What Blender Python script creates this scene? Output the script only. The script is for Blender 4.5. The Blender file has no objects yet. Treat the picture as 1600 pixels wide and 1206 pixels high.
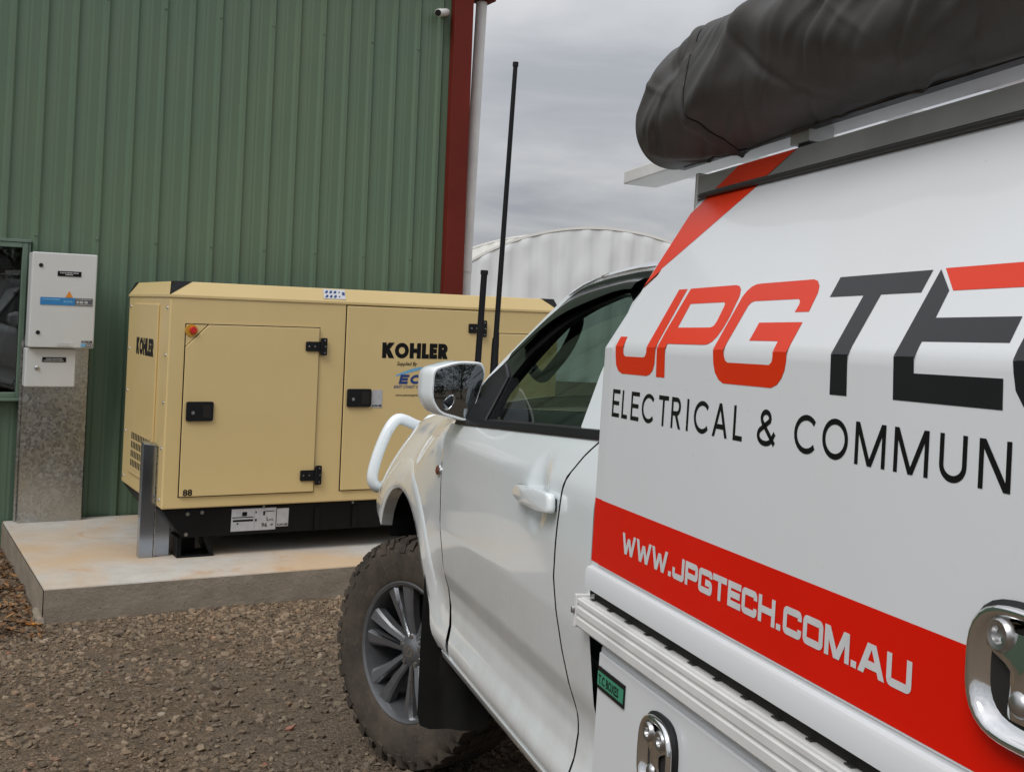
import bpy, bmesh, math, random
import numpy as np
from mathutils import Vector, Matrix, noise
from mathutils.geometry import tessellate_polygon

random.seed(7)
rng = np.random.default_rng(7)
scene = bpy.context.scene
COL = scene.collection


def rot3(rx, ry, rz):
    cx, sx, cy, sy, cz, sz = math.cos(rx), math.sin(rx), math.cos(ry), math.sin(ry), math.cos(rz), math.sin(rz)
    X = np.array([[1, 0, 0], [0, cx, -sx], [0, sx, cx]])
    Y = np.array([[cy, 0, sy], [0, 1, 0], [-sy, 0, cy]])
    Z = np.array([[cz, -sz, 0], [sz, cz, 0], [0, 0, 1]])
    return Z @ X @ Y


# ------------------------------------------------------------------ camera
EYE = 1.66                                   # metres above the ground in front of the slab
cam_d = bpy.data.cameras.new('camera')
cam = bpy.data.objects.new('camera', cam_d)
COL.objects.link(cam)
Rc = rot3(0.0271921, -0.0376805, -0.5105317)  # columns: right, forward, up
cm = Matrix(((Rc[0, 0], Rc[0, 2], -Rc[0, 1], 0), (Rc[1, 0], Rc[1, 2], -Rc[1, 1], 0), (Rc[2, 0], Rc[2, 2], -Rc[2, 1], EYE), (0, 0, 0, 1)))
cam.matrix_world = cm
cam_d.sensor_width = 36.0
cam_d.lens = 1801.713 / 1600 * 36.0
cam_d.shift_x = 0.0005
cam_d.shift_y = -(603 - 449.84) / 1600
cam_d.clip_start = 0.05
cam_d.clip_end = 2000
scene.camera = cam

# ------------------------------------------------------------------ sky (overcast) and sun
SUN_EL, SUN_AZ = math.radians(50), math.radians(243)      # azimuth clockwise from +Y; behind the viewer, to the left
world = bpy.data.worlds.new('World')
scene.world = world
world.use_nodes = True
wn, wl = world.node_tree.nodes, world.node_tree.links
wn.clear()


def wnode(t, **kw):
    n = wn.new(t)
    for k, v in kw.items():
        setattr(n, k, v)
    return n


w_out = wnode('ShaderNodeOutputWorld')
w_bg = wnode('ShaderNodeBackground')
w_tc = wnode('ShaderNodeTexCoord')
w_sep = wnode('ShaderNodeSeparateXYZ')
wl.new(w_tc.outputs['Generated'], w_sep.inputs[0])


def wmath(op, a, b=None, clamp=False):
    n = wnode('ShaderNodeMath', operation=op)
    n.use_clamp = clamp
    for i, v in enumerate((a, b)):
        if v is None:
            continue
        if isinstance(v, (int, float)):
            n.inputs[i].default_value = v
        else:
            wl.new(v, n.inputs[i])
    return n.outputs[0]


zc = wmath('MAXIMUM', w_sep.outputs[2], 0.0)
den = wmath('ADD', zc, 0.13)
w_cmb = wnode('ShaderNodeCombineXYZ')
wl.new(wmath('DIVIDE', w_sep.outputs[0], den), w_cmb.inputs[0])
wl.new(wmath('DIVIDE', w_sep.outputs[1], den), w_cmb.inputs[1])
n1 = wnode('ShaderNodeTexNoise')
n1.inputs['Scale'].default_value = 1.45
n1.inputs['Detail'].default_value = 7
n1.inputs['Roughness'].default_value = 0.54
n1.inputs['Distortion'].default_value = 0.35
wl.new(w_cmb.outputs[0], n1.inputs['Vector'])
cr = wnode('ShaderNodeValToRGB')
cr.color_ramp.elements[0].position = 0.34
cr.color_ramp.elements[0].color = (0.73, 0.76, 0.825, 1)
cr.color_ramp.elements[1].position = 0.66
cr.color_ramp.elements[1].color = (1.08, 1.095, 1.125, 1)
wl.new(n1.outputs['Fac'], cr.inputs[0])
# overcast sky: brighter overhead than at the horizon
grad = wmath('ADD', wmath('MULTIPLY', zc, 1.10), 0.50)
w_mul = wnode('ShaderNodeMixRGB', blend_type='MULTIPLY')
w_mul.inputs[0].default_value = 1
wl.new(cr.outputs[0], w_mul.inputs[1])
wl.new(grad, w_mul.inputs[2])
w_sky = wnode('ShaderNodeTexSky')
w_sky.sky_type = 'NISHITA'
w_sky.sun_disc = False
w_sky.sun_elevation = SUN_EL
w_sky.sun_rotation = SUN_AZ
w_sk = wnode('ShaderNodeMixRGB', blend_type='MULTIPLY')
w_sk.inputs[0].default_value = 1
w_sk.inputs[2].default_value = (0.10, 0.10, 0.10, 1)
wl.new(w_sky.outputs[0], w_sk.inputs[1])
w_mix = wnode('ShaderNodeMixRGB', blend_type='MIX')
w_mix.inputs[0].default_value = 0.95
wl.new(w_sk.outputs[0], w_mix.inputs[1])
wl.new(w_mul.outputs[0], w_mix.inputs[2])
wl.new(w_mix.outputs[0], w_bg.inputs[0])
w_bg.inputs[1].default_value = 0.81
scene.cycles.max_bounces = 6
scene.cycles.diffuse_bounces = 3
scene.cycles.glossy_bounces = 3
scene.cycles.transparent_max_bounces = 8
scene.cycles.caustics_reflective = False
scene.cycles.caustics_refractive = False
wl.new(w_bg.outputs[0], w_out.inputs[0])

sun_d = bpy.data.lights.new('sun', 'SUN')
sun_d.energy = 1.75
sun_d.angle = math.radians(28)
sun_d.color = (1.0, 0.98, 0.955)
sun = bpy.data.objects.new('sun', sun_d)
COL.objects.link(sun)
sdir = Vector((math.sin(SUN_AZ) * math.cos(SUN_EL), math.cos(SUN_AZ) * math.cos(SUN_EL), math.sin(SUN_EL)))
sun.rotation_euler = sdir.to_track_quat('Z', 'Y').to_euler()
sun.location = (-6, -10, 20)

vs = scene.view_settings
vs.view_transform = 'Standard'
vs.look = 'None'
vs.exposure = 0.0
vs.gamma = 1.0
vs.use_curve_mapping = False


# ------------------------------------------------------------------ materials
class N:
    """small wrapper round a material node tree"""

    def __init__(self, name):
        self.m = bpy.data.materials.new(name)
        self.m.use_nodes = True
        self.t = self.m.node_tree
        self.b = self.t.nodes['Principled BSDF']
        self.o = self.t.nodes['Material Output']

    def new(self, t, **kw):
        n = self.t.nodes.new(t)
        for k, v in kw.items():
            setattr(n, k, v)
        return n

    def ln(self, a, b):
        self.t.links.new(a, b)

    def coord(self, kind='Object', scale=(1, 1, 1)):
        tc = self.new('ShaderNodeTexCoord')
        mp = self.new('ShaderNodeMapping')
        mp.inputs['Scale'].default_value = scale
        self.ln(tc.outputs[kind], mp.inputs[0])
        return mp.outputs[0]

    def noise(self, vec, scale, detail=4, rough=0.55, dist=0.0):
        n = self.new('ShaderNodeTexNoise')
        n.inputs['Scale'].default_value = scale
        n.inputs['Detail'].default_value = detail
        n.inputs['Roughness'].default_value = rough
        n.inputs['Distortion'].default_value = dist
        self.ln(vec, n.inputs['Vector'])
        return n.outputs['Fac']

    def voro(self, vec, scale, feature='F1'):
        n = self.new('ShaderNodeTexVoronoi', feature=feature)
        n.inputs['Scale'].default_value = scale
        self.ln(vec, n.inputs['Vector'])
        return n

    def ramp(self, fac, stops):
        r = self.new('ShaderNodeValToRGB')
        e = r.color_ramp.elements
        while len(e) > 1:
            e.remove(e[-1])
        e[0].position = stops[0][0]
        e[0].color = (*stops[0][1], 1) if not isinstance(stops[0][1], float) else (stops[0][1],) * 3 + (1,)
        for p, c in stops[1:]:
            x = e.new(p)
            x.color = (*c, 1) if not isinstance(c, float) else (c, c, c, 1)
        self.ln(fac, r.inputs[0])
        return r.outputs[0]

    def mix(self, fac, a, b, blend='MIX'):
        n = self.new('ShaderNodeMixRGB', blend_type=blend)
        for i, v in ((0, fac), (1, a), (2, b)):
            if isinstance(v, (int, float)):
                n.inputs[i].default_value = v if i == 0 else (v, v, v, 1)
            elif isinstance(v, tuple):
                n.inputs[i].default_value = (*v, 1)
            else:
                self.ln(v, n.inputs[i])
        return n.outputs[0]

    def bump(self, h, strength=0.3, dist=0.01):
        n = self.new('ShaderNodeBump')
        n.inputs['Strength'].default_value = strength
        n.inputs['Distance'].default_value = dist
        self.ln(h, n.inputs['Height'])
        self.ln(n.outputs[0], self.b.inputs['Normal'])

    def setc(self, v, key='Base Color'):
        if isinstance(v, tuple):
            self.b.inputs[key].default_value = (*v, 1)
        elif isinstance(v, (int, float)):
            self.b.inputs[key].default_value = v
        else:
            self.ln(v, self.b.inputs[key])


def plain(name, col, rough=0.5, metal=0.0, spec=0.5, var=0.06, vscale=6.0, bump=0.0, bscale=200.0, coat=0.0):
    """a paint, plastic or metal with faint mottling in colour and roughness"""
    k = N(name)
    v = k.coord()
    nz = k.noise(v, vscale, 5, 0.6)
    lo = tuple(max(0, c * (1 - var)) for c in col)
    hi = tuple(min(1, c * (1 + var)) for c in col)
    k.setc(k.ramp(nz, [(0.3, lo), (0.7, hi)]))
    k.setc(k.ramp(nz, [(0.3, rough * 0.9), (0.7, min(1.0, rough * 1.12))]), 'Roughness')
    k.setc(metal, 'Metallic')
    k.setc(spec, 'Specular IOR Level')
    if coat:
        k.setc(coat, 'Coat Weight')
        k.setc(0.08, 'Coat Roughness')
    if bump:
        k.bump(k.noise(v, bscale, 2), bump, 0.002)
    return k.m


MT = {}


def mk_white(name, base, grime, rough=0.28, coat=0.5, dust=0.0):
    k = N(name)
    v = k.coord()
    streak = k.noise(k.coord(scale=(1.0, 1.0, 0.8)), 1.7, 3, 0.5, 0.2)
    fine = k.noise(v, 38, 4, 0.65)
    spots = k.voro(v, 16)
    c = k.mix(k.ramp(streak, [(0.48, 0.0), (0.80, grime)]), base, (0.50, 0.47, 0.40))
    c = k.mix(k.ramp(fine, [(0.62, 0.0), (0.80, grime * 0.5)]), c, (0.42, 0.38, 0.31))
    c = k.mix(k.ramp(spots.outputs['Distance'], [(0.02, grime * 1.2), (0.05, 0.0)]), c, (0.35, 0.30, 0.24))
    if dust:
        sp_ = k.new('ShaderNodeSeparateXYZ')
        k.ln(v, sp_.inputs[0])
        mr_ = k.new('ShaderNodeMapRange')
        mr_.inputs[1].default_value, mr_.inputs[2].default_value = 1.02, 0.52
        k.ln(sp_.outputs[2], mr_.inputs[0])
        spl = k.ramp(k.noise(v, 9, 7, 0.7), [(0.35, 0.10), (0.75, 1.0)])
        sc_ = k.mix(1.0, mr_.outputs[0], spl, 'MULTIPLY')
        c = k.mix(k.mix(1.0, sc_, (dust, dust, dust), 'MULTIPLY'), c, (0.40, 0.33, 0.25))     # road dust thrown up the lower body
    k.setc(c)
    k.setc(k.ramp(streak, [(0.35, rough), (0.8, rough + 0.16)]), 'Roughness')
    k.bump(k.noise(v, 1.6, 2, 0.4), 0.10, 0.02)
    k.setc(coat, 'Coat Weight')
    k.setc(0.06, 'Coat Roughness')
    return k.m


MT['body_white'] = mk_white('body_white', (0.785, 0.83, 0.845), 0.12, 0.20, 1.0, 0.42)
MT['canopy_white'] = mk_white('canopy_white', (0.695, 0.715, 0.73), 0.17, 0.30, 0.35)
MT['red_vinyl'] = plain('red_vinyl', (0.70, 0.009, 0.001), 0.36, 0, 0.18, 0.04, 3)
MT['red_vinyl_lit'] = plain('red_vinyl_lit', (0.70, 0.034, 0.004), 0.34, 0, 0.3, 0.04, 3)  # the red vinyl again, its brighter reflections put into the colour
MT['dark_vinyl'] = plain('dark_vinyl', (0.013, 0.013, 0.015), 0.30, 0, 0.4, 0.1, 3)
MT['text_black'] = plain('text_black', (0.006, 0.006, 0.0065), 0.45, 0, 0.2)
MT['text_white'] = plain('text_white', (0.62, 0.625, 0.63), 0.4, 0, 0.4, 0.06, 30)
MT['black_plastic'] = plain('black_plastic', (0.007, 0.007, 0.008), 0.45, 0, 0.3, 0.2, 20, 0.15, 500)
MT['visor_black'] = plain('visor_black', (0.012, 0.012, 0.013), 0.16, 0, 0.5, 0.1, 8)
MT['trim_grey'] = plain('trim_grey', (0.030, 0.029, 0.028), 0.5, 0, 0.5, 0.15, 12, 0.1, 400)
MT['interior'] = plain('interior', (0.030, 0.030, 0.032), 0.7, 0, 0.3, 0.2, 12, 0.2, 300)
MT['seat_cloth'] = plain('seat_cloth', (0.05, 0.05, 0.055), 0.9, 0, 0.2, 0.2, 30, 0.3, 600)
MT['chrome'] = plain('chrome', (0.78, 0.78, 0.78), 0.07, 1.0, 0.5, 0.03, 10)
MT['steel'] = plain('steel', (0.50, 0.50, 0.50), 0.32, 1.0, 0.5, 0.1, 20)
MT['alu'] = plain('alu', (0.62, 0.62, 0.61), 0.42, 0.55, 0.5, 0.08, 14)
MT['alu_white'] = plain('alu_white', (0.66, 0.655, 0.64), 0.45, 0.0, 0.5, 0.08, 10)
MT['gutter_grey'] = plain('gutter_grey', (0.34, 0.335, 0.325), 0.40, 0.35, 0.5, 0.12, 7)
MT['alloy_dark'] = plain('alloy_dark', (0.150, 0.153, 0.160), 0.30, 0.5, 0.5, 0.1, 25)
MT['alloy_bright'] = plain('alloy_bright', (0.66, 0.67, 0.69), 0.24, 1.0, 0.5, 0.05, 25)
MT['well_black'] = plain('well_black', (0.012, 0.011, 0.010), 0.9, 0, 0.2, 0.3, 9)
MT['flap_black'] = plain('flap_black', (0.009, 0.0085, 0.008), 0.70, 0, 0.2, 0.2, 6, 0.1, 90)
MT['black_steel'] = plain('black_steel', (0.005, 0.005, 0.0055), 0.50, 0.0, 0.2, 0.2, 5)
MT['kit_black'] = plain('kit_black', (0.006, 0.006, 0.007), 0.40, 0, 0.25, 0.1, 5)
MT['indicator'] = plain('indicator', (0.14, 0.035, 0.02), 0.12, 0, 0.6, 0.1, 40)
MT['badge_green'] = plain('badge_green', (0.045, 0.27, 0.16), 0.35, 0, 0.5, 0.06, 30)
MT['pipe_white'] = plain('pipe_white', (0.72, 0.72, 0.71), 0.45, 0, 0.4, 0.1, 4)
MT['cab_grey'] = plain('cab_grey', (0.60, 0.61, 0.60), 0.38, 0, 0.5, 0.03, 4, 0.06, 500)
MT['red_button'] = plain('red_button', (0.55, 0.012, 0.008), 0.3)
MT['yellow'] = plain('yellow', (0.52, 0.26, 0.02), 0.4)
MT['blue'] = plain('blue', (0.03, 0.20, 0.46), 0.35, 0, 0.5, 0.1, 30)
MT['navy'] = plain('navy', (0.015, 0.05, 0.20), 0.4)
MT['skyblue'] = plain('skyblue', (0.16, 0.42, 0.66), 0.4)
MT['plate_grey'] = plain('plate_grey', (0.46, 0.46, 0.47), 0.4, 0, 0.5, 0.1, 30)
MT['plate_dark'] = plain('plate_dark', (0.10, 0.10, 0.11), 0.4)
MT['orange'] = plain('orange', (0.70, 0.24, 0.02), 0.4)
MT['wood_chip'] = plain('wood_chip', (0.42, 0.22, 0.07), 0.8, 0, 0.3, 0.25, 40)
MT['wood_orange'] = plain('wood_orange', (0.50, 0.20, 0.035), 0.7, 0, 0.3, 0.2, 40)
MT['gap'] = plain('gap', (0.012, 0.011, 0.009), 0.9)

k = N('tan_paint')
v = k.coord()
c = k.ramp(k.noise(v, 1.4, 5, 0.6), [(0.3, (0.665, 0.500, 0.228)), (0.7, (0.705, 0.535, 0.255))])
c = k.mix(k.ramp(k.noise(v, 0.8, 3), [(0.5, 0.0), (0.8, 0.25)]), c, (0.50, 0.37, 0.18))
k.setc(c)
k.setc(0.33, 'Roughness')
k.bump(k.noise(v, 260, 2), 0.06, 0.002)
MT['tan'] = k.m

k = N('green_steel')
v = k.coord()
lng = k.noise(k.coord(scale=(5, 5, 0.22)), 1.6, 6, 0.6)
blot = k.noise(v, 0.55, 4, 0.6)
fad = k.ramp(blot, [(0.32, (0.096, 0.160, 0.110)), (0.68, (0.122, 0.176, 0.110))])
c = k.mix(k.ramp(lng, [(0.35, 0.0), (0.75, 0.18)]), fad, (0.092, 0.130, 0.094))
c = k.mix(k.ramp(k.noise(v, 55, 3), [(0.60, 0.0), (0.85, 0.25)]), c, (0.15, 0.175, 0.135))
k.setc(c)
k.setc(k.ramp(lng, [(0.3, 0.42), (0.7, 0.56)]), 'Roughness')
k.bump(k.noise(k.coord(scale=(2, 2, 0.6)), 2.2, 3), 0.10, 0.02)
MT['green'] = k.m
MT['green_frame'] = plain('green_frame', (0.13, 0.19, 0.14), 0.45, 0, 0.5, 0.1, 8)
MT['red_steel'] = plain('red_steel', (0.135, 0.017, 0.011), 0.6, 0, 0.2, 0.14, 2.5)

k = N('galvanised')
v = k.coord()
sp = k.voro(v, 62)
sp2 = k.noise(v, 4.5, 6, 0.65)
c = k.ramp(sp.outputs['Color'], [(0.0, (0.34, 0.345, 0.34)), (1.0, (0.58, 0.58, 0.56))])
c = k.mix(k.ramp(sp2, [(0.45, 0.0), (0.60, 0.6)]), c, (0.46, 0.43, 0.36))
c = k.mix(k.ramp(k.noise(v, 85, 3), [(0.60, 0.0), (0.68, 0.5)]), c, (0.25, 0.25, 0.24))
k.setc(c)
k.setc(0.92, 'Metallic')
k.setc(k.ramp(sp.outputs['Color'], [(0.0, 0.20), (1.0, 0.36)]), 'Roughness')
MT['galv'] = k.m
MT['galv_blue'] = plain('galv_blue', (0.40, 0.46, 0.56), 0.17, 0.95, 0.5, 0.16, 3)

k = N('concrete_top')
v = k.coord()
n_a = k.noise(v, 1.1, 5, 0.6, 0.5)
n_b = k.noise(v, 7, 6, 0.65)
c = k.ramp(n_b, [(0.3, (0.40, 0.375, 0.335)), (0.7, (0.50, 0.475, 0.43))])
c = k.mix(k.ramp(n_a, [(0.40, 0.0), (0.60, 0.75)]), c, (0.50, 0.34, 0.19))
c = k.mix(k.ramp(k.noise(v, 2.3, 5, 0.7, 1.0), [(0.58, 0.0), (0.72, 0.55)]), c, (0.42, 0.22, 0.10))
c = k.mix(k.ramp(k.noise(v, 46, 3), [(0.66, 0.0), (0.76, 0.4)]), c, (0.22, 0.19, 0.16))
k.setc(c)
k.setc(0.82, 'Roughness')
k.bump(k.noise(v, 90, 5, 0.7), 0.25, 0.004)
MT['conc_top'] = k.m
k = N('concrete_edge')
v = k.coord()
lay = k.noise(k.coord(scale=(1, 1, 1.5)), 4.5, 7, 0.7)
c = k.ramp(lay, [(0.3, (0.21, 0.172, 0.130)), (0.7, (0.33, 0.278, 0.215))])
c = k.mix(k.ramp(k.voro(v, 34).outputs['Distance'], [(0.05, 0.6), (0.2, 0.0)]), c, (0.09, 0.08, 0.07))
k.setc(c)
k.setc(0.9, 'Roughness')
k.bump(k.noise(k.coord(scale=(1, 1, 1.3)), 26, 7, 0.75), 0.55, 0.015)
MT['conc_edge'] = k.m

k = N('gravel_ground')
v = k.coord()
big = k.noise(v, 0.8, 5, 0.6)
mid = k.noise(v, 9, 5, 0.7)
grit = k.voro(v, 130)
c = k.ramp(mid, [(0.3, (0.098, 0.070, 0.045)), (0.7, (0.168, 0.124, 0.083))])
c = k.mix(k.ramp(big, [(0.45, 0.0), (0.62, 0.65)]), c, (0.130, 0.104, 0.078))
c = k.mix(0.75, c, k.ramp(grit.outputs['Color'], [(0.0, 0.42), (0.6, 1.0), (1.0, 1.75)]), 'MULTIPLY')
k.setc(c)
k.setc(0.95, 'Roughness')
k.setc(0.2, 'Specular IOR Level')
hb = k.mix(0.5, k.ramp(grit.outputs['Distance'], [(0.0, 1.0), (0.6, 0.0)]), k.noise(v, 60, 4, 0.7))
k.bump(hb, 0.9, 0.012)
MT['ground'] = k.m

k = N('gravel_stones')
gm = k.new('ShaderNodeNewGeometry')
v = k.coord()
c = k.ramp(gm.outputs['Random Per Island'], [(0.0, (0.060, 0.050, 0.041)), (0.22, (0.115, 0.088, 0.063)), (0.50, (0.185, 0.136, 0.092)), (0.66, (0.150, 0.126, 0.100)),
           (0.82, (0.225, 0.178, 0.128)), (0.945, (0.275, 0.228, 0.172)), (0.985, (0.25, 0.15, 0.09)), (0.9965, (0.36, 0.33, 0.28)), (1.0, (0.42, 0.07, 0.035))])
sepv = k.new('ShaderNodeSeparateXYZ')
k.ln(v, sepv.inputs[0])
mrg = k.new('ShaderNodeMapRange')
mrg.inputs[1].default_value, mrg.inputs[2].default_value = 5.3, 6.2
k.ln(sepv.outputs[1], mrg.inputs[0])
c = k.mix(mrg.outputs[0], c, k.mix(1.0, c, (1.50, 1.42, 1.32), 'MULTIPLY'))   # fresher, paler stone was spread along the slab
tone = k.ramp(k.noise(v, 0.9, 4), [(0.38, (1.10, 1.0, 0.88)), (0.62, (0.78, 0.76, 0.74))])
c = k.mix(1.0, c, tone, 'MULTIPLY')
c = k.mix(k.ramp(k.noise(v, 70, 3), [(0.3, 0.15), (0.8, 0.75)]), c, (0.172, 0.134, 0.096))
k.setc(c)
k.setc(0.92, 'Roughness')
k.setc(0.25, 'Specular IOR Level')
MT['stones'] = k.m

k = N('tyre_rubber')
v = k.coord()
c = k.ramp(k.noise(v, 7, 6, 0.65), [(0.35, (0.040, 0.034, 0.028)), (0.7, (0.090, 0.072, 0.055))])
c = k.mix(k.ramp(k.noise(v, 60, 4), [(0.55, 0.0), (0.8, 0.6)]), c, (0.14, 0.108, 0.078))
k.setc(c)
k.setc(0.86, 'Roughness')
k.setc(0.25, 'Specular IOR Level')
k.bump(k.noise(v, 120, 4), 0.2, 0.003)
MT['rubber'] = k.m

k = N('bag_vinyl')
v = k.coord()
c = k.ramp(k.noise(v, 5, 6, 0.6), [(0.3, (0.052, 0.050, 0.048)), (0.7, (0.078, 0.074, 0.071))])
c = k.mix(k.ramp(k.noise(v, 30, 5, 0.7), [(0.60, 0.0), (0.8, 0.25)]), c, (0.09, 0.084, 0.076))
k.setc(c)
k.setc(k.ramp(k.noise(v, 4, 3), [(0.3, 0.56), (0.7, 0.70)]), 'Roughness')
k.setc(0.35, 'Specular IOR Level')
k.bump(k.mix(0.25, k.noise(k.coord(scale=(1.0, 0.5, 1.0)), 16, 5, 0.6, 0.6), k.noise(v, 500, 2)), 0.35, 0.006)
MT['bag'] = k.m

k = N('shelter_white')
v = k.coord()
c = k.ramp(k.noise(k.coord(scale=(1.2, 1.2, 0.15)), 0.8, 3), [(0.3, (0.67, 0.685, 0.69)), (0.7, (0.71, 0.72, 0.725))])
k.setc(c)
k.setc(0.6, 'Roughness')
MT['shelter'] = k.m
MT['shelter_cream'] = plain('shelter_cream', (0.74, 0.73, 0.69), 0.6, 0, 0.3, 0.06, 0.6)
MT['bark'] = plain('bark', (0.10, 0.08, 0.06), 0.9, 0, 0.2, 0.3, 6, 0.5, 30)
k = N('leaves')
gm = k.new('ShaderNodeNewGeometry')
k.setc(k.ramp(gm.outputs['Random Per Island'], [(0.0, (0.028, 0.045, 0.020)), (1.0, (0.075, 0.105, 0.045))]))
k.setc(0.7, 'Roughness')
MT['leaves'] = k.m


k = N('dead_leaf')
gm = k.new('ShaderNodeNewGeometry')
k.setc(k.ramp(gm.outputs['Random Per Island'], [(0.0, (0.07, 0.035, 0.016)), (0.6, (0.17, 0.080, 0.030)), (1.0, (0.30, 0.15, 0.05))]))
k.setc(0.8, 'Roughness')
MT['dead_leaf'] = k.m


def glass_mat(name, tint, rough=0.0):
    """thin sheet: part see-through, part mirror by the angle of view"""
    k = N(name)
    tr = k.new('ShaderNodeBsdfTransparent')
    tr.inputs[0].default_value = (*tint, 1)
    gl = k.new('ShaderNodeBsdfGlossy')
    gl.inputs['Roughness'].default_value = rough
    gm_ = k.new('ShaderNodeNewGeometry')
    dt = k.new('ShaderNodeVectorMath', operation='DOT_PRODUCT')
    k.ln(gm_.outputs['Incoming'], dt.inputs[0])
    k.ln(gm_.outputs['Normal'], dt.inputs[1])

    def mth(op, a, c_):
        n_ = k.new('ShaderNodeMath', operation=op)
        for i_, v_ in ((0, a), (1, c_)):
            if isinstance(v_, (int, float)):
                n_.inputs[i_].default_value = v_
            elif v_ is not None:
                k.ln(v_, n_.inputs[i_])
        return n_.outputs[0]
    cosv = mth('ABSOLUTE', dt.outputs['Value'], None)
    refl = mth('ADD', mth('MULTIPLY', mth('POWER', mth('SUBTRACT', 1.0, cosv), 5.0), 0.80), 0.09)   # both faces of a pane
    mx = k.new('ShaderNodeMixShader')
    k.ln(refl, mx.inputs[0])
    k.ln(tr.outputs[0], mx.inputs[1])
    k.ln(gl.outputs[0], mx.inputs[2])
    k.ln(mx.outputs[0], k.o.inputs[0])
    return k.m


MT['glass'] = glass_mat('car_glass', (0.44, 0.54, 0.49))
MT['shed_glass'] = glass_mat('shed_glass', (0.55, 0.58, 0.56), 0.02)
k = N('mirror_glass')
k.setc((0.25, 0.27, 0.285))
k.setc(1.0, 'Metallic')
k.setc(0.015, 'Roughness')
MT['mirror'] = k.m


# ------------------------------------------------------------------ mesh building
class B:
    """collects the faces of ONE mesh"""

    def __init__(self):
        self.v, self.f = [], []

    def add(self, vs, fs):
        o = len(self.v)
        self.v += [tuple(map(float, p)) for p in vs]
        self.f += [tuple(i + o for i in f) for f in fs]
        return self

    def box(self, a, b):
        (x0, y0, z0), (x1, y1, z1) = a, b
        return self.add([(x0, y0, z0), (x1, y0, z0), (x1, y1, z0), (x0, y1, z0), (x0, y0, z1), (x1, y0, z1), (x1, y1, z1), (x0, y1, z1)],
                        [(0, 3, 2, 1), (4, 5, 6, 7), (0, 1, 5, 4), (1, 2, 6, 5), (2, 3, 7, 6), (3, 0, 4, 7)])

    def rings(self, rs, closed=True, cap0=False, cap1=False):
        n = len(rs[0])
        vs = [p for r in rs for p in r]
        fs = []
        m = n if closed else n - 1
        for i in range(len(rs) - 1):
            for j in range(m):
                a, b = i * n + j, i * n + (j + 1) % n
                fs.append((a, b, b + n, a + n))
        if cap0:
            fs.append(tuple(reversed(range(n))))
        if cap1:
            fs.append(tuple((len(rs) - 1) * n + j for j in range(n)))
        return self.add(vs, fs)

    def grid(self, fn, us, vs):
        return self.rings([[fn(u, v) for v in vs] for u in us], closed=False)

    def tube(self, path, r, n=12, caps=True):
        P = [Vector(p) for p in path]
        rs = []
        ref = None
        for i, p in enumerate(P):
            t = (P[min(i + 1, len(P) - 1)] - P[max(i - 1, 0)]).normalized()
            if ref is None:
                ref = t.orthogonal().normalized()
            ref = (ref - t * ref.dot(t)).normalized()
            bi = t.cross(ref)
            rr = r[i] if isinstance(r, (list, tuple)) else r
            rs.append([p + (ref * math.cos(2 * math.pi * k / n) + bi * math.sin(2 * math.pi * k / n)) * rr for k in range(n)])
        return self.rings(rs, True, caps, caps)

    def prism(self, poly, fn, d):
        """extrude a 2-D polygon; fn(u, v, depth) -> 3-D"""
        tri = tessellate_polygon([[Vector((u, v, 0)) for u, v in poly]])
        n = len(poly)
        self.add([fn(u, v, 0) for u, v in poly] + [fn(u, v, d) for u, v in poly],
                 [tuple(t) for t in tri] + [tuple(i + n for i in reversed(t)) for t in tri] + [(i, i + n, (i + 1) % n + n, (i + 1) % n) for i in range(n)])
        return self

    def poly(self, loops, fn):
        """flat polygon with holes"""
        flat = [p for l in loops for p in l]
        tri = tessellate_polygon([[Vector((u, v, 0)) for u, v in l] for l in loops])
        return self.add([fn(u, v) for u, v in flat], [tuple(t) for t in tri])

    def lathe(self, prof, n, fn):
        """prof: (radius, axial) pairs; fn(a, b, axial)"""
        return self.rings([[fn(r * math.cos(2 * math.pi * k / n), r * math.sin(2 * math.pi * k / n), h) for k in range(n)] for r, h in prof])


def recalc(me):
    bm = bmesh.new()
    bm.from_mesh(me)
    bmesh.ops.recalc_face_normals(bm, faces=bm.faces)
    bm.to_mesh(me)
    bm.free()


def obj(name, b, mat, parent=None, smooth=35, bevel=0.0, seg=2, weld=False, loc=None, fix=True):
    me = bpy.data.meshes.new(name)
    me.from_pydata(b.v, [], b.f)
    if fix:
        bm = bmesh.new()
        bm.from_mesh(me)
        if weld:
            bmesh.ops.remove_doubles(bm, verts=bm.verts, dist=1e-5)
        bmesh.ops.recalc_face_normals(bm, faces=bm.faces)
        bm.to_mesh(me)
        bm.free()
    me.materials.append(MT[mat])
    if smooth:
        me.polygons.foreach_set('use_smooth', [True] * len(me.polygons))
        me.set_sharp_from_angle(angle=math.radians(smooth))
    o = bpy.data.objects.new(name, me)
    COL.objects.link(o)
    if parent is not None:
        o.parent = parent
    if loc is not None:
        o.location = loc
    if bevel:
        md = o.modifiers.new('bevel', 'BEVEL')
        md.width = bevel
        md.segments = seg
        md.limit_method = 'ANGLE'
        md.angle_limit = math.radians(40)
        md.harden_normals = False
    return o


def empty(name, label, cat, loc=(0, 0, 0), group=None):
    o = bpy.data.objects.new(name, None)
    COL.objects.link(o)
    o.location = loc
    o.empty_display_size = 0.2
    return tag(o, label, cat, group)


def tag(o, label, cat, group=None):
    o['label'] = label
    o['category'] = cat
    if group:
        o['group'] = group
    return o


def kind(o, k_):
    o['kind'] = k_
    return o


def copy_tree(o, parent=None):
    c = o.copy()
    COL.objects.link(c)
    c.parent = parent
    for ch in list(o.children):
        copy_tree(ch, c)
    return c


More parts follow.
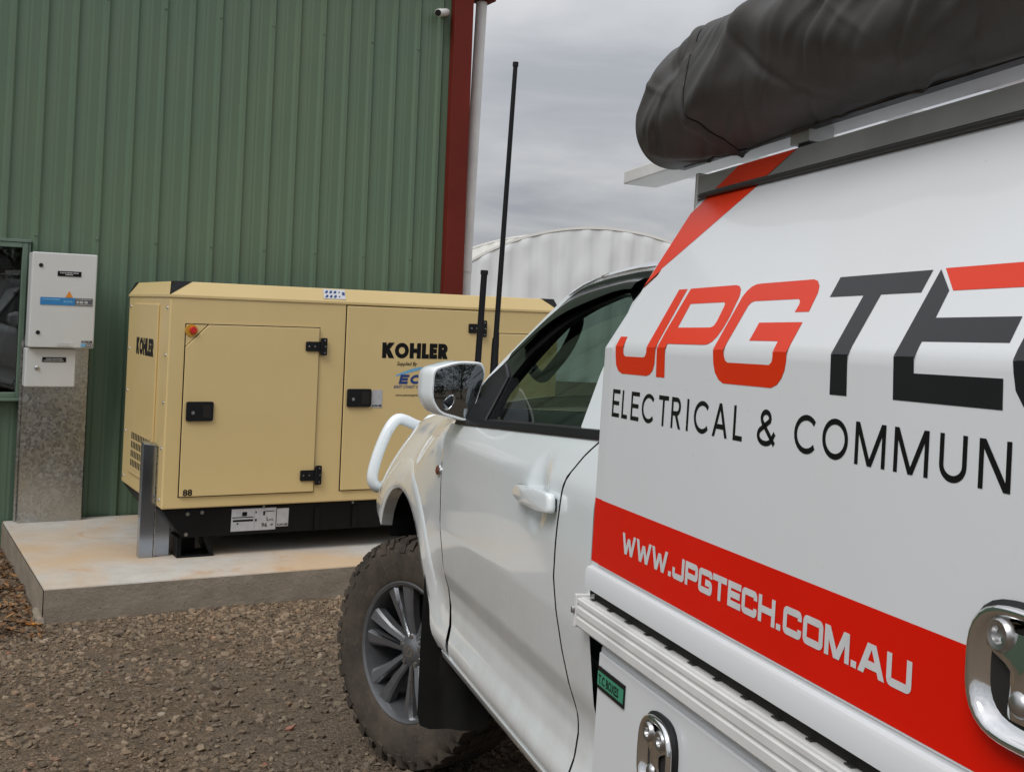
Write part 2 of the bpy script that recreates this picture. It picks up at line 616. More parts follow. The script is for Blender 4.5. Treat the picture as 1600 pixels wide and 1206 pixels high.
def cr_spline(pts, n):
    """Catmull-Rom through pts, n samples"""
    P = [np.array(p, float) for p in pts]
    P = [2 * P[0] - P[1]] + P + [2 * P[-1] - P[-2]]
    out = []
    m = len(P) - 3
    for i in range(n):
        t = i / (n - 1) * m
        s = min(int(t), m - 1)
        t -= s
        a, b, c, d = P[s:s + 4]
        out.append(0.5 * (2 * b + (c - a) * t + (2 * a - 5 * b + 4 * c - d) * t * t + (3 * b - a - 3 * c + d) * t ** 3))
    return out


def sstep(a, b, x):
    t = min(1, max(0, (x - a) / (b - a)))
    return t * t * (3 - 2 * t)


# ------------------------------------------------------------------ lettering (strokes on a flat face)
def rounded(pts, r, closed=False, n=6):
    out = []
    P = [Vector((p[0], p[1])) for p in pts]
    m = len(P)
    for i, p in enumerate(P):
        if not closed and i in (0, m - 1):
            out.append(p)
            continue
        a, b = P[i - 1], P[(i + 1) % m]
        da, db = (a - p), (b - p)
        rr = min(r, da.length * 0.5, db.length * 0.5)
        pa, pb = p + da.normalized() * rr, p + db.normalized() * rr
        for k in range(n + 1):
            t = k / n
            out.append(pa * (1 - t) ** 2 + p * 2 * t * (1 - t) + pb * t * t)
    return out


def strip(pts, hw, closed=False, ext=0.0):
    """outline strip of a polyline with mitred corners -> (verts, faces)"""
    P = [Vector((p[0], p[1])) for p in pts]
    n = len(P)
    if ext and not closed:
        P[0] = P[0] + (P[0] - P[1]).normalized() * ext
        P[-1] = P[-1] + (P[-1] - P[-2]).normalized() * ext
    L, R = [], []
    for i in range(n):
        if closed:
            a, b = P[i - 1], P[(i + 1) % n]
        else:
            a, b = P[max(i - 1, 0)], P[min(i + 1, n - 1)]
        d0, d1 = (P[i] - a), (b - P[i])
        if d0.length < 1e-9:
            d0 = d1
        if d1.length < 1e-9:
            d1 = d0
        d0, d1 = d0.normalized(), d1.normalized()
        t = (d0 + d1)
        t = d0 if t.length < 1e-6 else t.normalized()
        nn = Vector((-t.y, t.x))
        c = max(0.35, nn.dot(Vector((-d0.y, d0.x))))
        L.append(P[i] + nn * hw / c)
        R.append(P[i] - nn * hw / c)
    vs = L + R
    m = n if closed else n - 1
    return vs, [(i, (i + 1) % n, (i + 1) % n + n, i + n) for i in range(m)]


def arc(cx, cy, rx, ry, a0, a1, n=18):
    return [(cx + rx * math.cos(math.radians(a0 + (a1 - a0) * i / n)), cy + ry * math.sin(math.radians(a0 + (a1 - a0) * i / n))) for i in range(n + 1)]


# each glyph: strokes in a unit box. L = polyline, C = closed, D = diagonal cut level at both ends
ROUND = {
    'E': [('L', [(1, 1), (0, 1), (0, 0), (1, 0)]), ('L', [(0, .51), (.9, .51)])],
    'L': [('L', [(0, 1), (0, 0), (1, 0)])], 'I': [('L', [(.5, 0), (.5, 1)])],
    'C': [('B', arc(.56, .5, .56, .5, 42, 318))], 'O': [('C', arc(.5, .5, .5, .5, 0, 354, 35))],
    'T': [('L', [(0, 1), (1, 1)]), ('L', [(.5, 0), (.5, 1)])],
    'R': [('L', [(0, 0), (0, 1)]), ('L', [(0, 1), (.5, 1)] + arc(.55, .74, .38, .26, 80, -80, 10) + [(.5, .48), (0, .48)]), ('D', (.45, .48), (1, 0))],
    'A': [('D', (0, 0), (.5, 1)), ('D', (1, 0), (.5, 1)), ('L', [(.22, .28), (.78, .28)])],
    'M': [('L', [(0, 0), (0, 1)]), ('L', [(1, 0), (1, 1)]), ('D', (0, 1), (.5, 0)), ('D', (1, 1), (.5, 0))],
    'N': [('L', [(0, 0), (0, 1)]), ('L', [(1, 0), (1, 1)]), ('D', (0, 1), (1, 0))],
    'U': [('L', [(0, 1), (0, .34)] + arc(.5, .34, .5, .34, 180, 360, 14) + [(1, 1)])],
    'S': [('B', arc(.5, .75, .46, .25, 30, 250, 12) + arc(.5, .25, .5, .25, 70, -150, 12))],
    '&': [('B', [(1, .36)] + arc(.44, .24, .44, .24, -10, -90, 6) + arc(.42, .25, .42, .25, -90, -220, 8) + [(.3, .52), (.6, .68)] + arc(.44, .80, .26, .20, -20, 200, 10) + [(.24, .66), (1, 0)])],
    'K': [('L', [(0, 0), (0, 1)]), ('D', (0.1, .42), (.92, 1)), ('D', (.38, .58), (1, 0))],
    'H': [('L', [(0, 0), (0, 1)]), ('L', [(1, 0), (1, 1)]), ('L', [(0, .5), (1, .5)])],
}
SQ = {
    'W': [('D', (0, 1), (.26, 0)), ('D', (.26, 0), (.5, .9)), ('D', (.5, .9), (.74, 0)), ('D', (.74, 0), (1, 1))],
    'J': [('L', rounded([(1, 1), (1, 0), (0, 0), (0, .3)], .16))], 'P': [('L', [(0, 0), (0, 1)]), ('L', rounded([(0, 1), (1, 1), (1, .38), (0, .38)], .16))],
    'G': [('B', rounded([(1, .76), (1, 1), (0, 1), (0, 0), (1, 0), (1, .46), (.50, .46)], .14))],
    'T': ROUND['T'], 'E': ROUND['E'], 'C': [('B', rounded([(1, .70), (1, 1), (0, 1), (0, 0), (1, 0), (1, .30)], .16))],
    'H': ROUND['H'], 'O': [('C', rounded([(0, 0), (0, 1), (1, 1), (1, 0)], .16, True))], 'M': ROUND['M'],
    'A': [('D', (0, 0), (.44, 1)), ('D', (1, 0), (.56, 1)), ('L', [(.18, .26), (.82, .26)])],
    'U': [('L', rounded([(0, 1), (0, 0), (1, 0), (1, 1)], .16))], '.': [],
}


def glyph(b, font, ch, x0, x1, y0, y1, hw, fn, lift=0.00006, slant=0.0):
    """draw one letter into mesh b so that it fills the box x0..x1, y0..y1; fn(u, v, depth)"""
    sx, sy = (1 if x1 >= x0 else -1), 1
    w, h = abs(x1 - x0), y1 - y0

    def mp(p):
        px, py = p[0], p[1]
        return (hw + px * (w - 2 * hw), hw + py * (h - 2 * hw))
    if ch == '.':
        polys = [([(0, 0), (w, 0), (w, min(w, h * .22)), (0, min(w, h * .22))], [(0, 1, 2, 3)])]
    else:
        polys = []
        for st in font[ch]:
            if st[0] == 'D':
                (ax, ay), (bx_, by) = mp(st[1]), mp(st[2])
                d = Vector((bx_ - ax, by - ay)).normalized()
                k_ = hw / max(0.2, abs(d.y))
                # carry the ends to the box edge
                for q in (0, 1):
                    yy = ay if q == 0 else by
                    tgt = 0 if abs(yy - hw) < 1e-6 else (h if abs(yy - (h - hw)) < 1e-6 else yy)
                    if q == 0:
                        ay2 = tgt
                    else:
                        by2 = tgt
                ax2 = max(k_, min(w - k_, ax)) if ax in (hw, w - hw) else ax
                bx2 = max(k_, min(w - k_, bx_)) if bx_ in (hw, w - hw) else bx_
                polys.append(([(ax2 - k_, ay2), (ax2 + k_, ay2), (bx2 + k_, by2), (bx2 - k_, by2)], [(0, 1, 2, 3)]))
            elif st[0] == 'C':
                polys.append(strip([mp(p) for p in st[1]], hw, True))
            else:
                polys.append(strip([mp(p) for p in st[1]], hw, False, hw if st[0] == 'L' else 0))
    for i, (vs_, fs_) in enumerate(polys):
        out = []
        for p in vs_:
            u, v_ = max(0, min(w, p[0])), p[1]
            out.append(fn(x0 + sx * (u + slant * v_), y0 + v_, i * lift))
        b.add(out, fs_)


def text_mesh(txt, size, fn, bold=0.0, shear=0.0):
    """built-in font, for the small print; returns a B in face coordinates"""
    cu = bpy.data.curves.new('text', 'FONT')
    cu.body = txt
    cu.size = size
    cu.offset = bold
    cu.shear = shear
    cu.resolution_u = 2
    o = bpy.data.objects.new('text', cu)
    COL.objects.link(o)
    dg = bpy.context.evaluated_depsgraph_get()
    me = o.evaluated_get(dg).to_mesh()
    b = B()
    b.add([fn(p.co.x, p.co.y) for p in me.vertices], [tuple(p.vertices) for p in me.polygons])
    wid = max((p.co.x for p in me.vertices), default=0)
    o.evaluated_get(dg).to_mesh_clear()
    bpy.data.objects.remove(o)
    bpy.data.curves.remove(cu)
    return b


# ================================================================== SETTING
TR = rot3(-0.0197818, 0.0408159, -0.2279862)          # truck axes: right, forward, up
TO = np.array([2.52552, 3.53121, -1.61388 + EYE])     # on the ground under the front axle


def ground_h(x, y):
    n = TR[:, 2]
    pl = TO[2] - (n[0] * (x - TO[0]) + n[1] * (y - TO[1])) / n[2]
    pl = max(-0.10, min(0.16, pl))
    far = 0.0
    s = sstep(4.3, 6.1, y) if x < 3.0 else sstep(4.6, 6.6, y)
    if y < -3:
        s = max(s, sstep(3, 12, -y))
    s = max(s, sstep(6, 12, abs(x)))
    h = pl * (1 - s) + far * s
    h += 0.018 * noise.noise(Vector((x * 0.9, y * 0.9, 3.1))) * (1 if abs(x) < 14 and -8 < y < 14 else 0.3)
    return h


def axis(lo, hi, flo, fhi, fine, coarse):
    a = list(np.arange(flo, fhi + 1e-6, fine))
    x = flo
    step = fine
    left = []
    while x > lo:
        step = min(step * 1.45, coarse)
        x -= step
        left.append(x)
    x = fhi
    step = fine
    right = []
    while x < hi:
        step = min(step * 1.45, coarse)
        x += step
        right.append(x)
    return left[::-1] + a + right


gx = axis(-700, 700, -1.6, 5.0, 0.075, 90)
gy = axis(-700, 700, 1.4, 6.9, 0.075, 90)
b = B()
b.rings([[(x, y, ground_h(x, y)) for x in gx] for y in gy], closed=False)
ground = kind(obj('ground', b, 'ground', smooth=60), 'structure')
ground['label'] = 'brown gravel yard falling gently towards the shed'

# gravel: real stones over the part of the yard in front of the viewer
ico = bmesh.new()
bmesh.ops.create_icosphere(ico, subdivisions=1, radius=1.0)
ico_v = np.array([v_.co[:] for v_ in ico.verts])
ico_f = np.array([[v_.index for v_ in f_.verts] for f_ in ico.faces])
ico.free()


def stones(n, xr, yr, smin, smax, skew, keep):
    xs = rng.uniform(*xr, n)
    ys = rng.uniform(*yr, n)
    ss = smin + (smax - smin) * rng.random(n) ** skew
    V, F = [], []
    c = 0
    for x, y, s in zip(xs, ys, ss):
        if not keep(x, y):
            continue
        z = ground_h(x, y)
        j = np.sign(ico_v) * np.abs(ico_v) ** 0.75 * (1 + rng.uniform(-0.42, 0.42, (12, 1)))
        j = j * np.array([1.0, rng.uniform(0.5, 1.0), rng.uniform(0.40, 0.80)]) * s
        a, t = rng.uniform(0, 6.28), rng.uniform(-0.7, 0.7)
        R_ = np.array([[math.cos(a), -math.sin(a), 0], [math.sin(a), math.cos(a), 0], [0, 0, 1]]) @ np.array([[1, 0, 0], [0, math.cos(t), -math.sin(t)], [0, math.sin(t), math.cos(t)]])
        V.append(j @ R_.T + np.array([x, y, z + s * 0.18]))
        F.append(ico_f + 12 * c)
        c += 1
    return np.vstack(V), np.vstack(F)


def keep_stone(x, y):
    if x > 0.86 and y > 6.37:
        return False
    # seen part of the yard: a wedge from the viewer
    az = math.atan2(x, y)
    return 0.0 < az < 0.72 and (x * x + y * y) > 13


def bare(x, y):
    # thinner over the wheel-worn strip, thick along the slab and near the viewer
    w = 0.40 + 1.0 * noise.noise(Vector((x * 1.1, y * 1.6, 9.0)))
    w += 0.8 * sstep(5.4, 6.2, y) + 0.55 * sstep(4.5, 3.8, y) + 0.3 * sstep(1.6, 2.2, x)
    return random.random() < w


sv, sf = [], []
off = 0
for args in ((70000, (-0.1, 4.4), (3.0, 8.9), 0.0035, 0.0085, 1.4, lambda x, y: keep_stone(x, y) and bare(x, y)),
             (26000, (-0.1, 4.4), (3.0, 8.9), 0.0085, 0.0195, 1.4, lambda x, y: keep_stone(x, y) and bare(x, y)),
             (1500, (-0.1, 4.4), (3.0, 8.9), 0.013, 0.025, 2.2, keep_stone)):
    V, F = stones(*args)
    sv.append(V)
    sf.append(F + off)
    off += len(V)
sv, sf = np.vstack(sv), np.vstack(sf)
me = bpy.data.meshes.new('gravel')
me.vertices.add(len(sv))
me.vertices.foreach_set('co', sv.astype(np.float32).ravel())
me.loops.add(len(sf) * 3)
me.loops.foreach_set('vertex_index', sf.astype(np.int32).ravel())
me.polygons.add(len(sf))
me.polygons.foreach_set('loop_start', np.arange(0, len(sf) * 3, 3, dtype=np.int32))
me.polygons.foreach_set('use_smooth', np.zeros(len(sf), dtype=bool))
me.update(calc_edges=True)
me.materials.append(MT['stones'])
gravel = bpy.data.objects.new('gravel', me)
COL.objects.link(gravel)
kind(gravel, 'stuff')
gravel['label'] = 'loose brown and grey crushed stone over the yard'
gravel['category'] = 'gravel'

# dead leaves gathered beside the slab
lv, lf = [], []
lr = random.Random(5)
for i in range(520):
    x, y = .88 - abs(lr.gauss(0, .30)) - .02, lr.uniform(6.1, 8.3)
    z = ground_h(x, y) + lr.uniform(.010, .035)
    L_, W_ = lr.uniform(.014, .034), lr.uniform(.005, .012)
    R_ = Matrix.Rotation(lr.uniform(0, 6.28), 3, 'Z') @ Matrix.Rotation(lr.uniform(-.6, .6), 3, 'X') @ Matrix.Rotation(lr.uniform(-.5, .5), 3, 'Y')
    i0 = len(lv)
    for p_ in ((-L_, 0, 0), (-L_ * .3, W_, .003), (L_ * .5, W_ * .8, .004), (L_, 0, 0), (L_ * .5, -W_ * .8, .004), (-L_ * .3, -W_, .003), (0, 0, -.002)):
        lv.append(tuple(R_ @ Vector(p_) + Vector((x, y, z))))
    lf += [(i0 + 6, i0 + a, i0 + (a + 1) % 6) for a in range(6)]
leafs = kind(obj('leaf_litter', B().add(lv, lf), 'dead_leaf', None, smooth=0, fix=False), 'stuff')
leafs['label'] = 'brown dead leaves along the left side of the slab'
leafs['category'] = 'leaf litter'

# ------------------------------------------------------------------ concrete slab
PZ = -1.486 + EYE            # slab top 0.174
WY = 8.489                   # face of the shed wall
sx0, sx1, sy0, sy1 = 0.88, 5.6, 6.406, WY - 0.03
slab = empty('concrete_slab', 'pale concrete slab with orange stains under the generator', 'slab', (sx0, sy0, 0))
nx, nz_ = 160, 7
b = B()


def slab_front(u, v_):
    x = sx0 + (sx1 - sx0) * u
    z = -0.10 + (PZ - 0.008 + 0.10) * v_
    e = 0.010 * noise.noise(Vector((x * 3, z * 9, 1))) + 0.006 * noise.noise(Vector((x * 17, z * 30, 2))) - 0.012 * max(0, noise.noise(Vector((x * 6, z * 26, 5))) - 0.25)
    return (x - sx0, -abs(e) * (1 if v_ < 0.98 else 0.2), z)


b.grid(slab_front, [i / nx for i in range(nx + 1)], [i / nz_ for i in range(nz_ + 1)])
b.grid(lambda u, v_: (-0.004 - 0.006 * abs(noise.noise(Vector((u * 20, v_ * 4, 8)))) * (v_ < .98), (sy1 - sy0) * u, -0.10 + (PZ - 0.008 + 0.10) * v_), [i / 40 for i in range(41)], [i / nz_ for i in range(nz_ + 1)])
b.add([(sx1 - sx0, 0, -.1), (sx1 - sx0, sy1 - sy0, -.1), (sx1 - sx0, sy1 - sy0, PZ - .008), (sx1 - sx0, 0, PZ - .008)], [(0, 1, 2, 3)])
obj('slab_edge', b, 'conc_edge', slab, smooth=50, fix=False)
b = B()
top = []
b.rings([[(0, 0, PZ - .008), (sx1 - sx0, 0, PZ - .008), (sx1 - sx0, sy1 - sy0, PZ - .008), (0, sy1 - sy0, PZ - .008)],
         [(.003, .003, PZ - .002), (sx1 - sx0 - .003, .003, PZ - .002), (sx1 - sx0 - .003, sy1 - sy0, PZ - .002), (.003, sy1 - sy0, PZ - .002)],
         [(.010, .010, PZ), (sx1 - sx0 - .01, .010, PZ), (sx1 - sx0 - .01, sy1 - sy0, PZ), (.010, sy1 - sy0, PZ)]], cap1=True)
obj('slab_top', b, 'conc_top', slab, smooth=30)
b = B().add([(-.045, -.02, -.06), (.02, -.03, -.06), (.03, .22, -.06), (-.05, .25, -.06), (-.03, 0, .035), (.01, -.01, .03), (.02, .2, .045), (-.03, .22, .03)],
            [(0, 3, 2, 1), (4, 5, 6, 7), (0, 1, 5, 4), (1, 2, 6, 5), (2, 3, 7, 6), (3, 0, 4, 7)])
obj('spilled_mortar', b, 'conc_edge', slab, smooth=60, bevel=0.016, seg=3)

# ------------------------------------------------------------------ green shed
shed = empty('shed', 'large green ribbed steel shed with dark red corner post', 'shed', (4.09, WY, 0))
SX, SY = 4.09, WY


def sl(x, y, z):
    return (x - SX, y - SY, z)


WTOP = 4.6
COVER = 0.8
RIB = 0.2
WIN_R, WIN_B, WIN_T = 0.955, -0.66 + EYE, 0.40 + EYE


def rib_profile(x0, x1, phase):
    """trapezoid ribs every 0.2 m; rib centres at phase + k*0.2"""
    xs = [x0]
    k0 = math.floor((x0 - phase) / RIB) - 1
    for k_ in range(k0, k0 + int((x1 - x0) / RIB) + 4):
        c_ = phase + k_ * RIB
        for dx, d in ((-.030, 0), (-.013, .021), (.013, .021), (.030, 0), (.078, 0), (.083, .0016), (.093, .0016), (.098, 0), (.105, 0), (.110, .0016), (.120, .0016), (.125, 0)):
            if x0 < c_ + dx < x1:
                xs.append(c_ + dx)
    xs.append(x1)

    def depth(x):
        t = (x - phase + RIB / 2) % RIB - RIB / 2
        a = abs(t)
        if a < .013:
            return .021
        if a < .030:
            return .021 * (.030 - a) / .017
        u = (x - phase) % RIB
        for c0 in (.088, .115):
            if abs(u - c0) < .0051:
                return .0016
            if abs(u - c0) < .0101:
                return .0016 * (.0101 - abs(u - c0)) / .005
        return 0
    return [(x, depth(x)) for x in sorted(set(xs))]


def cladding(x0, x1, z0, z1, lap=0.0):
    b = B()
    pr = rib_profile(x0, x1, 1.0)
    zs = [z0 + (z1 - z0) * i / 10 for i in range(11)]
    for z in ():
        pass
    rows = []
    for z in zs:
        rows.append([sl(x, WY - d - lap - 0.0025 * noise.noise(Vector((x * 1.3, z * 0.5, 4.0))), z) for x, d in pr])
    b.rings(rows, closed=False)
    return obj('cladding_sheet', b, 'green', shed, smooth=25)


GROUND_W = -0.1
xr = 4.13
i = 0
while xr > -5.0:
    xl = xr - COVER - 0.03
    lap = 0.0015 * (i % 2)
    if xr <= WIN_R + 0.001 or xl >= WIN_R:
        if xl >= WIN_R:
            cladding(xl, xr, GROUND_W, WTOP, lap)
        elif xr > -0.65:
            lo = max(xl, -0.65)
            cladding(lo, xr, GROUND_W, WIN_B, lap)
            cladding(lo, xr, WIN_T, WTOP, lap)
            if xl < -0.65:
                cladding(xl, -0.65, GROUND_W, WTOP, lap)
        else:
            cladding(xl, xr, GROUND_W, WTOP, lap)
    else:
        cladding(WIN_R, xr, GROUND_W, WTOP, lap)
        cladding(xl, WIN_R, GROUND_W, WIN_B, lap)
        cladding(xl, WIN_R, WIN_T, WTOP, lap)
    xr -= COVER
    i += 1
# fixing screws on alternate ribs
b = B()
for z in (0.452 + EYE, 2.145 + EYE, -0.85 + EYE, 2.9 + EYE):
    for k_ in range(-14, 16):
        x = 1.064 + .4 * k_ * 1.0 - .064 + .0
        if x > 4.0 or (x < WIN_R + .05 and WIN_B - .05 < z < WIN_T + .05):
            continue
        y = WY - .0215
        b.lathe([(0, -.0095), (.0045, -.0095), (.0052, -.004), (.0085, -.0035), (.0085, 0.001)], 6, lambda a, c_, h, x=x, y=y, z=z: sl(x + a, y + h, z + c_))
kind(obj('screws', b, 'green_frame', shed, smooth=40), 'stuff')
# red corner post, gutter and white downpipe
b = B()
b.add([sl(4.083, WY - .09, -.1), sl(4.250, WY - .09, -.1), sl(4.250, WY + .14, -.1), sl(4.243, WY + .14, -.1), sl(4.243, WY - .083, -.1), sl(4.090, WY - .083, -.1), sl(4.090, WY - .02, -.1), sl(4.083, WY - .02, -.1)], [])
ring = [(4.083, -.09), (4.250, -.09), (4.250, .14), (4.243, .14), (4.243, -.083), (4.090, -.083), (4.090, -.015), (4.083, -.015)]
b = B().rings([[sl(x, WY + y, z) for x, y in ring] for z in (-.1, 1.2, 2.5, WTOP)], cap0=True, cap1=True)
obj('corner_post', b, 'red_steel', shed, smooth=20, bevel=.002)
# far walls and roof so that the shed is a building from other sides too
b = B().box(sl(4.16, WY + .02, -.1), sl(4.235, WY + 9.0, WTOP - .05))
obj('side_wall', b, 'green', shed, smooth=0)
b = B().box(sl(-5.0, WY + 8.9, -.1), sl(4.15, WY + 9.0, WTOP - .05))
obj('rear_wall', b, 'green', shed, smooth=0)
b = B().box(sl(-5.0, WY + .1, -.1), sl(-4.9, WY + 8.9, WTOP - .05))
obj('side_wall', b, 'green', shed, smooth=0)
b = B().box(sl(-5.1, WY - .15, WTOP), sl(4.40, WY + 9.1, WTOP + .08))
obj('roof', b, 'green_frame', shed, smooth=0)
b = B().box(sl(4.405, WY - .2, WTOP - .12), sl(4.53, WY + 9.1, WTOP + .05))
obj('gutter', b, 'red_steel', shed, smooth=0, bevel=.006)
dp = obj('downpipe', B().tube([sl(4.352, WY + .11, -.05), sl(4.372, WY + .11, .46 + EYE), sl(4.424, WY + .11, 2.66 + EYE)], .047, 20), 'pipe_white', shed, smooth=50)
obj('pipe_joint', B().tube([sl(4.370, WY + .11, .38 + EYE), sl(4.373, WY + .11, .46 + EYE)], .0515, 20), 'pipe_white', dp, smooth=50)
obj('outlet_box', B().box(sl(4.33, WY + .03, 2.665 + EYE), sl(4.52, WY + .20, WTOP - .10)), 'red_steel', shed, smooth=0, bevel=.004)
# window with a green frame, sill below
win = bpy.data.objects.new('window', None)
COL.objects.link(win)
win.parent = shed
wx0, wx1, wz0, wz1 = -0.64, WIN_R, WIN_B + .005, WIN_T - .005
fr = .035
for nm, a, c_ in (('window_frame', (wx1 - fr, wz0), (wx1, wz1)), ('window_frame', (wx0, wz0), (wx0 + fr, wz1)), ('window_frame', (wx0 + fr, wz1 - fr), (wx1 - fr, wz1)), ('window_frame', (wx0 + fr, wz0), (wx1 - fr, wz0 + fr))):
    obj(nm, B().box(sl(a[0], WY - .045, a[1]), sl(c_[0], WY + .03, c_[1])), 'green_frame', win, smooth=0, bevel=.004)
obj('window_sill', B().box(sl(wx0 - .02, WY - .075, wz0 - .022), sl(wx1 + .01, WY + .02, wz0 - .001)), 'green_frame', win, smooth=0, bevel=.004)
obj('mullion', B().box(sl(.13, WY - .03, wz0 + fr), sl(.17, WY + .02, wz1 - fr)), 'green_frame', win, smooth=0, bevel=.003)
obj('flashing', B().box(sl(wx0 - .03, WY - .05, wz1 + .001), sl(wx1 + .018, WY + .01, wz1 + .022)), 'green_frame', win, smooth=0, bevel=.003)
obj('flashing', B().box(sl(wx1 + .001, WY - .034, wz0), sl(wx1 + .018, WY + .01, wz1)), 'green_frame', win, smooth=0, bevel=.003)
for x0_, x1_ in ((wx0 + fr, .13), (.17, wx1 - fr)):
    obj('pane', B().box(sl(x0_, WY - .012, wz0 + fr), sl(x1_, WY - .007, wz1 - fr)), 'shed_glass', win, smooth=0)
# inside the window: a red brace and a leaning grey sheet on a dim back wall
obj('inner_lining', B().box(sl(-1.5, WY + 1.4, -.1), sl(1.6, WY + 1.45, WTOP - .2)), 'interior', shed, smooth=0)
lean = empty('grey_sheet', 'grey sheet leaning inside the shed window', 'sheet', (.6, WY + .5, 0))
obj('sheet', B().prism([(-.25, .55), (.16, .75), (.42, 2.02), (.30, 2.02)], lambda u, v_, d: (u, d, v_), .02), 'plate_grey', lean, smooth=0)
br = empty('red_brace', 'red triangular bracket seen through the shed window', 'bracket', (.86, WY + .16, 0))
obj('brace', B().prism([(-.10, 1.86), (.03, 1.885), (.03, 1.84), (-.07, 1.60), (-.10, 1.60)], lambda u, v_, d: (u, d, v_), .03), 'red_steel', br, smooth=0)

# security camera on the wall by the post
sc = empty('security_camera', 'small white security camera high on the shed wall', 'camera', (4.03, WY - .03, 2.48 + EYE))
Rcam = Matrix.Rotation(math.radians(-52), 4, 'Z') @ Matrix.Rotation(math.radians(16), 4, 'X')


def scp(p):
    return tuple(Rcam @ Vector(p))


b = B().rings([[scp((.034 * math.cos(t) * s, y, .032 * math.sin(t) * s)) for t in [2 * math.pi * i / 20 for i in range(20)]] for y, s in ((-.15, .9), (-.145, 1), (.0, 1), (.012, .7))], cap0=True, cap1=True)
obj('housing', b, 'alu_white', sc, smooth=40)
b = B().rings([[scp((.028 * math.cos(t) * s, y, .026 * math.sin(t) * s)) for t in [2 * math.pi * i / 20 for i in range(20)]] for y, s in ((-.149, 1), (-.156, .95), (-.157, .5))], cap1=True)
obj('lens', b, 'visor_black', sc, smooth=40)
obj('mount', B().tube([scp((0, .0, 0)), (0.01, .018, .012), (.012, .03, .012)], .018, 12), 'alu_white', sc)

# ------------------------------------------------------------------ switch cabinets on a galvanised backing panel
gp = empty('cabinet_stand', 'tall galvanised steel cable cover under the grey cabinets', 'stand', (1.16, WY - .06, PZ))
b = B().box((-.205, -.075, 0), (.205, 0.03, 1.25))
obj('cable_cover', b, 'galv', gp, smooth=0, bevel=.003)
obj('side_flange', B().box((-.222, -.02, 0), (-.207, .03, 1.22)), 'galv', gp, smooth=0)


def cabinet(name, label, x0, x1, z0, z1, depth, plates):
    yb = WY - .06 - .076
    c_ = empty(name, label, 'cabinet', ((x0 + x1) / 2, yb, z0))
    w, h = x1 - x0, z1 - z0
    obj('case', B().box((-w / 2, -depth + .022, .002), (w / 2, 0, h - .002)), 'cab_grey', c_, smooth=0, bevel=.006)
    obj('door', B().box((-w / 2 + .001, -depth, 0), (w / 2 - .001, -depth + .019, h)), 'cab_grey', c_, smooth=0, bevel=.007)
    return c_, -depth


UZ0, UZ1 = -.304 + EYE, .328 + EYE
cb, yf = cabinet('switch_cabinet', 'tall grey switch cabinet with blue banner and warning triangle', .953, 1.365, UZ0, UZ1, .17, None)


def cabp(u, v_, d=0):
    return (u, yf - .0015 - d, v_)


for z in (.10, .545):
    obj('lock', B().lathe([(0, -.006), (.012, -.006), (.014, 0)], 16, lambda a, c_, h, z=z: (-.15 + a, yf + h, z + c_)), 'black_plastic', cb, smooth=40)


def plate(name, par, x0, x1, z0, z1, mat, fn, t=.0016):
    return obj(name, B().prism([(x0, z0), (x1, z0), (x1, z1), (x0, z1)], lambda u, v_, d: fn(u, v_, -d), -t), mat, par, smooth=0)


def dashes(par, rows, mat, fn, seed):
    r_ = random.Random(seed)
    b = B()
    for (x0, x1, z, h) in rows:
        x = x0
        while x < x1 - h:
            w = r_.uniform(.7, 1.5) * h
            b.poly([[(x, z), (min(x + w, x1), z), (min(x + w, x1), z + h), (x, z + h)]], lambda u, v_: fn(u, v_, .0022))
            x += w + h * r_.uniform(.3, .8)
    return kind(obj('print', b, mat, par, smooth=0), 'stuff')


p = plate('name_plate', cb, -.045, .105, .478, .512, 'text_black', cabp)
dashes(p, [(-.03, .09, .498, .006), (0.005, .055, .486, .006)], 'text_white', cabp, 1)
p = plate('banner', cb, -.145, .073, .285, .335, 'blue', cabp)
dashes(p, [(-.13, -.02, .318, .008), (0.0, .06, .304, .010)], 'skyblue', cabp, 2)
p = plate('banner', cb, .0735, .185, .285, .335, 'plate_dark', cabp)
dashes(p, [(.078, .180, .325, .005), (.082, .175, .300, .016), (.078, .18, .289, .005)], 'plate_grey', cabp, 3)
obj('warning_triangle', B().prism([(.010, .338), (.058, .338), (.034, .380)], lambda u, v_, d: cabp(u, v_, -d), -.0016), 'orange', cb, smooth=0)
p = plate('sticker', cb, -.03, .065, .012, .038, 'text_white', cabp)
dashes(p, [(-.025, .06, .026, .004), (-.025, .05, .017, .004)], 'plate_grey', cabp, 4)
b = text_mesh('KOHLER', .022, lambda u, v_: cabp(.125 + u * .85, .036 + v_, .002), .0008)
obj('lettering', b, 'text_black', cb, smooth=0)
plate('sticker', cb, .122, .152, .010, .030, 'skyblue', cabp)
p = plate('sticker', cb, .154, .198, .010, .030, 'plate_dark', cabp)
dashes(p, [(.158, .194, .016, .007)], 'text_white', cabp, 5)
mb, yf2 = cabinet('meter_box', 'small grey locked box below the tall switch cabinet', .945, 1.262, -.568 + EYE, -.310 + EYE, .13, None)


def mbp(u, v_, d=0):
    return (u, yf2 - .0015 - d, v_)


p = plate('name_plate', mb, -.055, .095, .168, .200, 'text_black', mbp)
dashes(p, [(-.03, .075, .187, .005), (-.045, .085, .175, .005)], 'text_white', mbp, 6)
obj('lock', B().lathe([(0, -.012), (.007, -.012), (.014, -.007), (.014, 0)], 16, lambda a, c_, h: (-.085 + a, yf2 + h, .128 + c_)), 'steel', mb, smooth=40)

# ------------------------------------------------------------------ generator
GX, GY, GZ = 1.564, 6.878, -1.187 + EYE      # front left lower corner of the tan canopy
GL, GW, GH = 2.674, 1.192, 1.245
gen = empty('generator', 'tan enclosed diesel generator on black skid on the slab', 'generator', (GX, GY, PZ))
G0 = GZ - PZ                                  # canopy bottom above the slab, 0.299


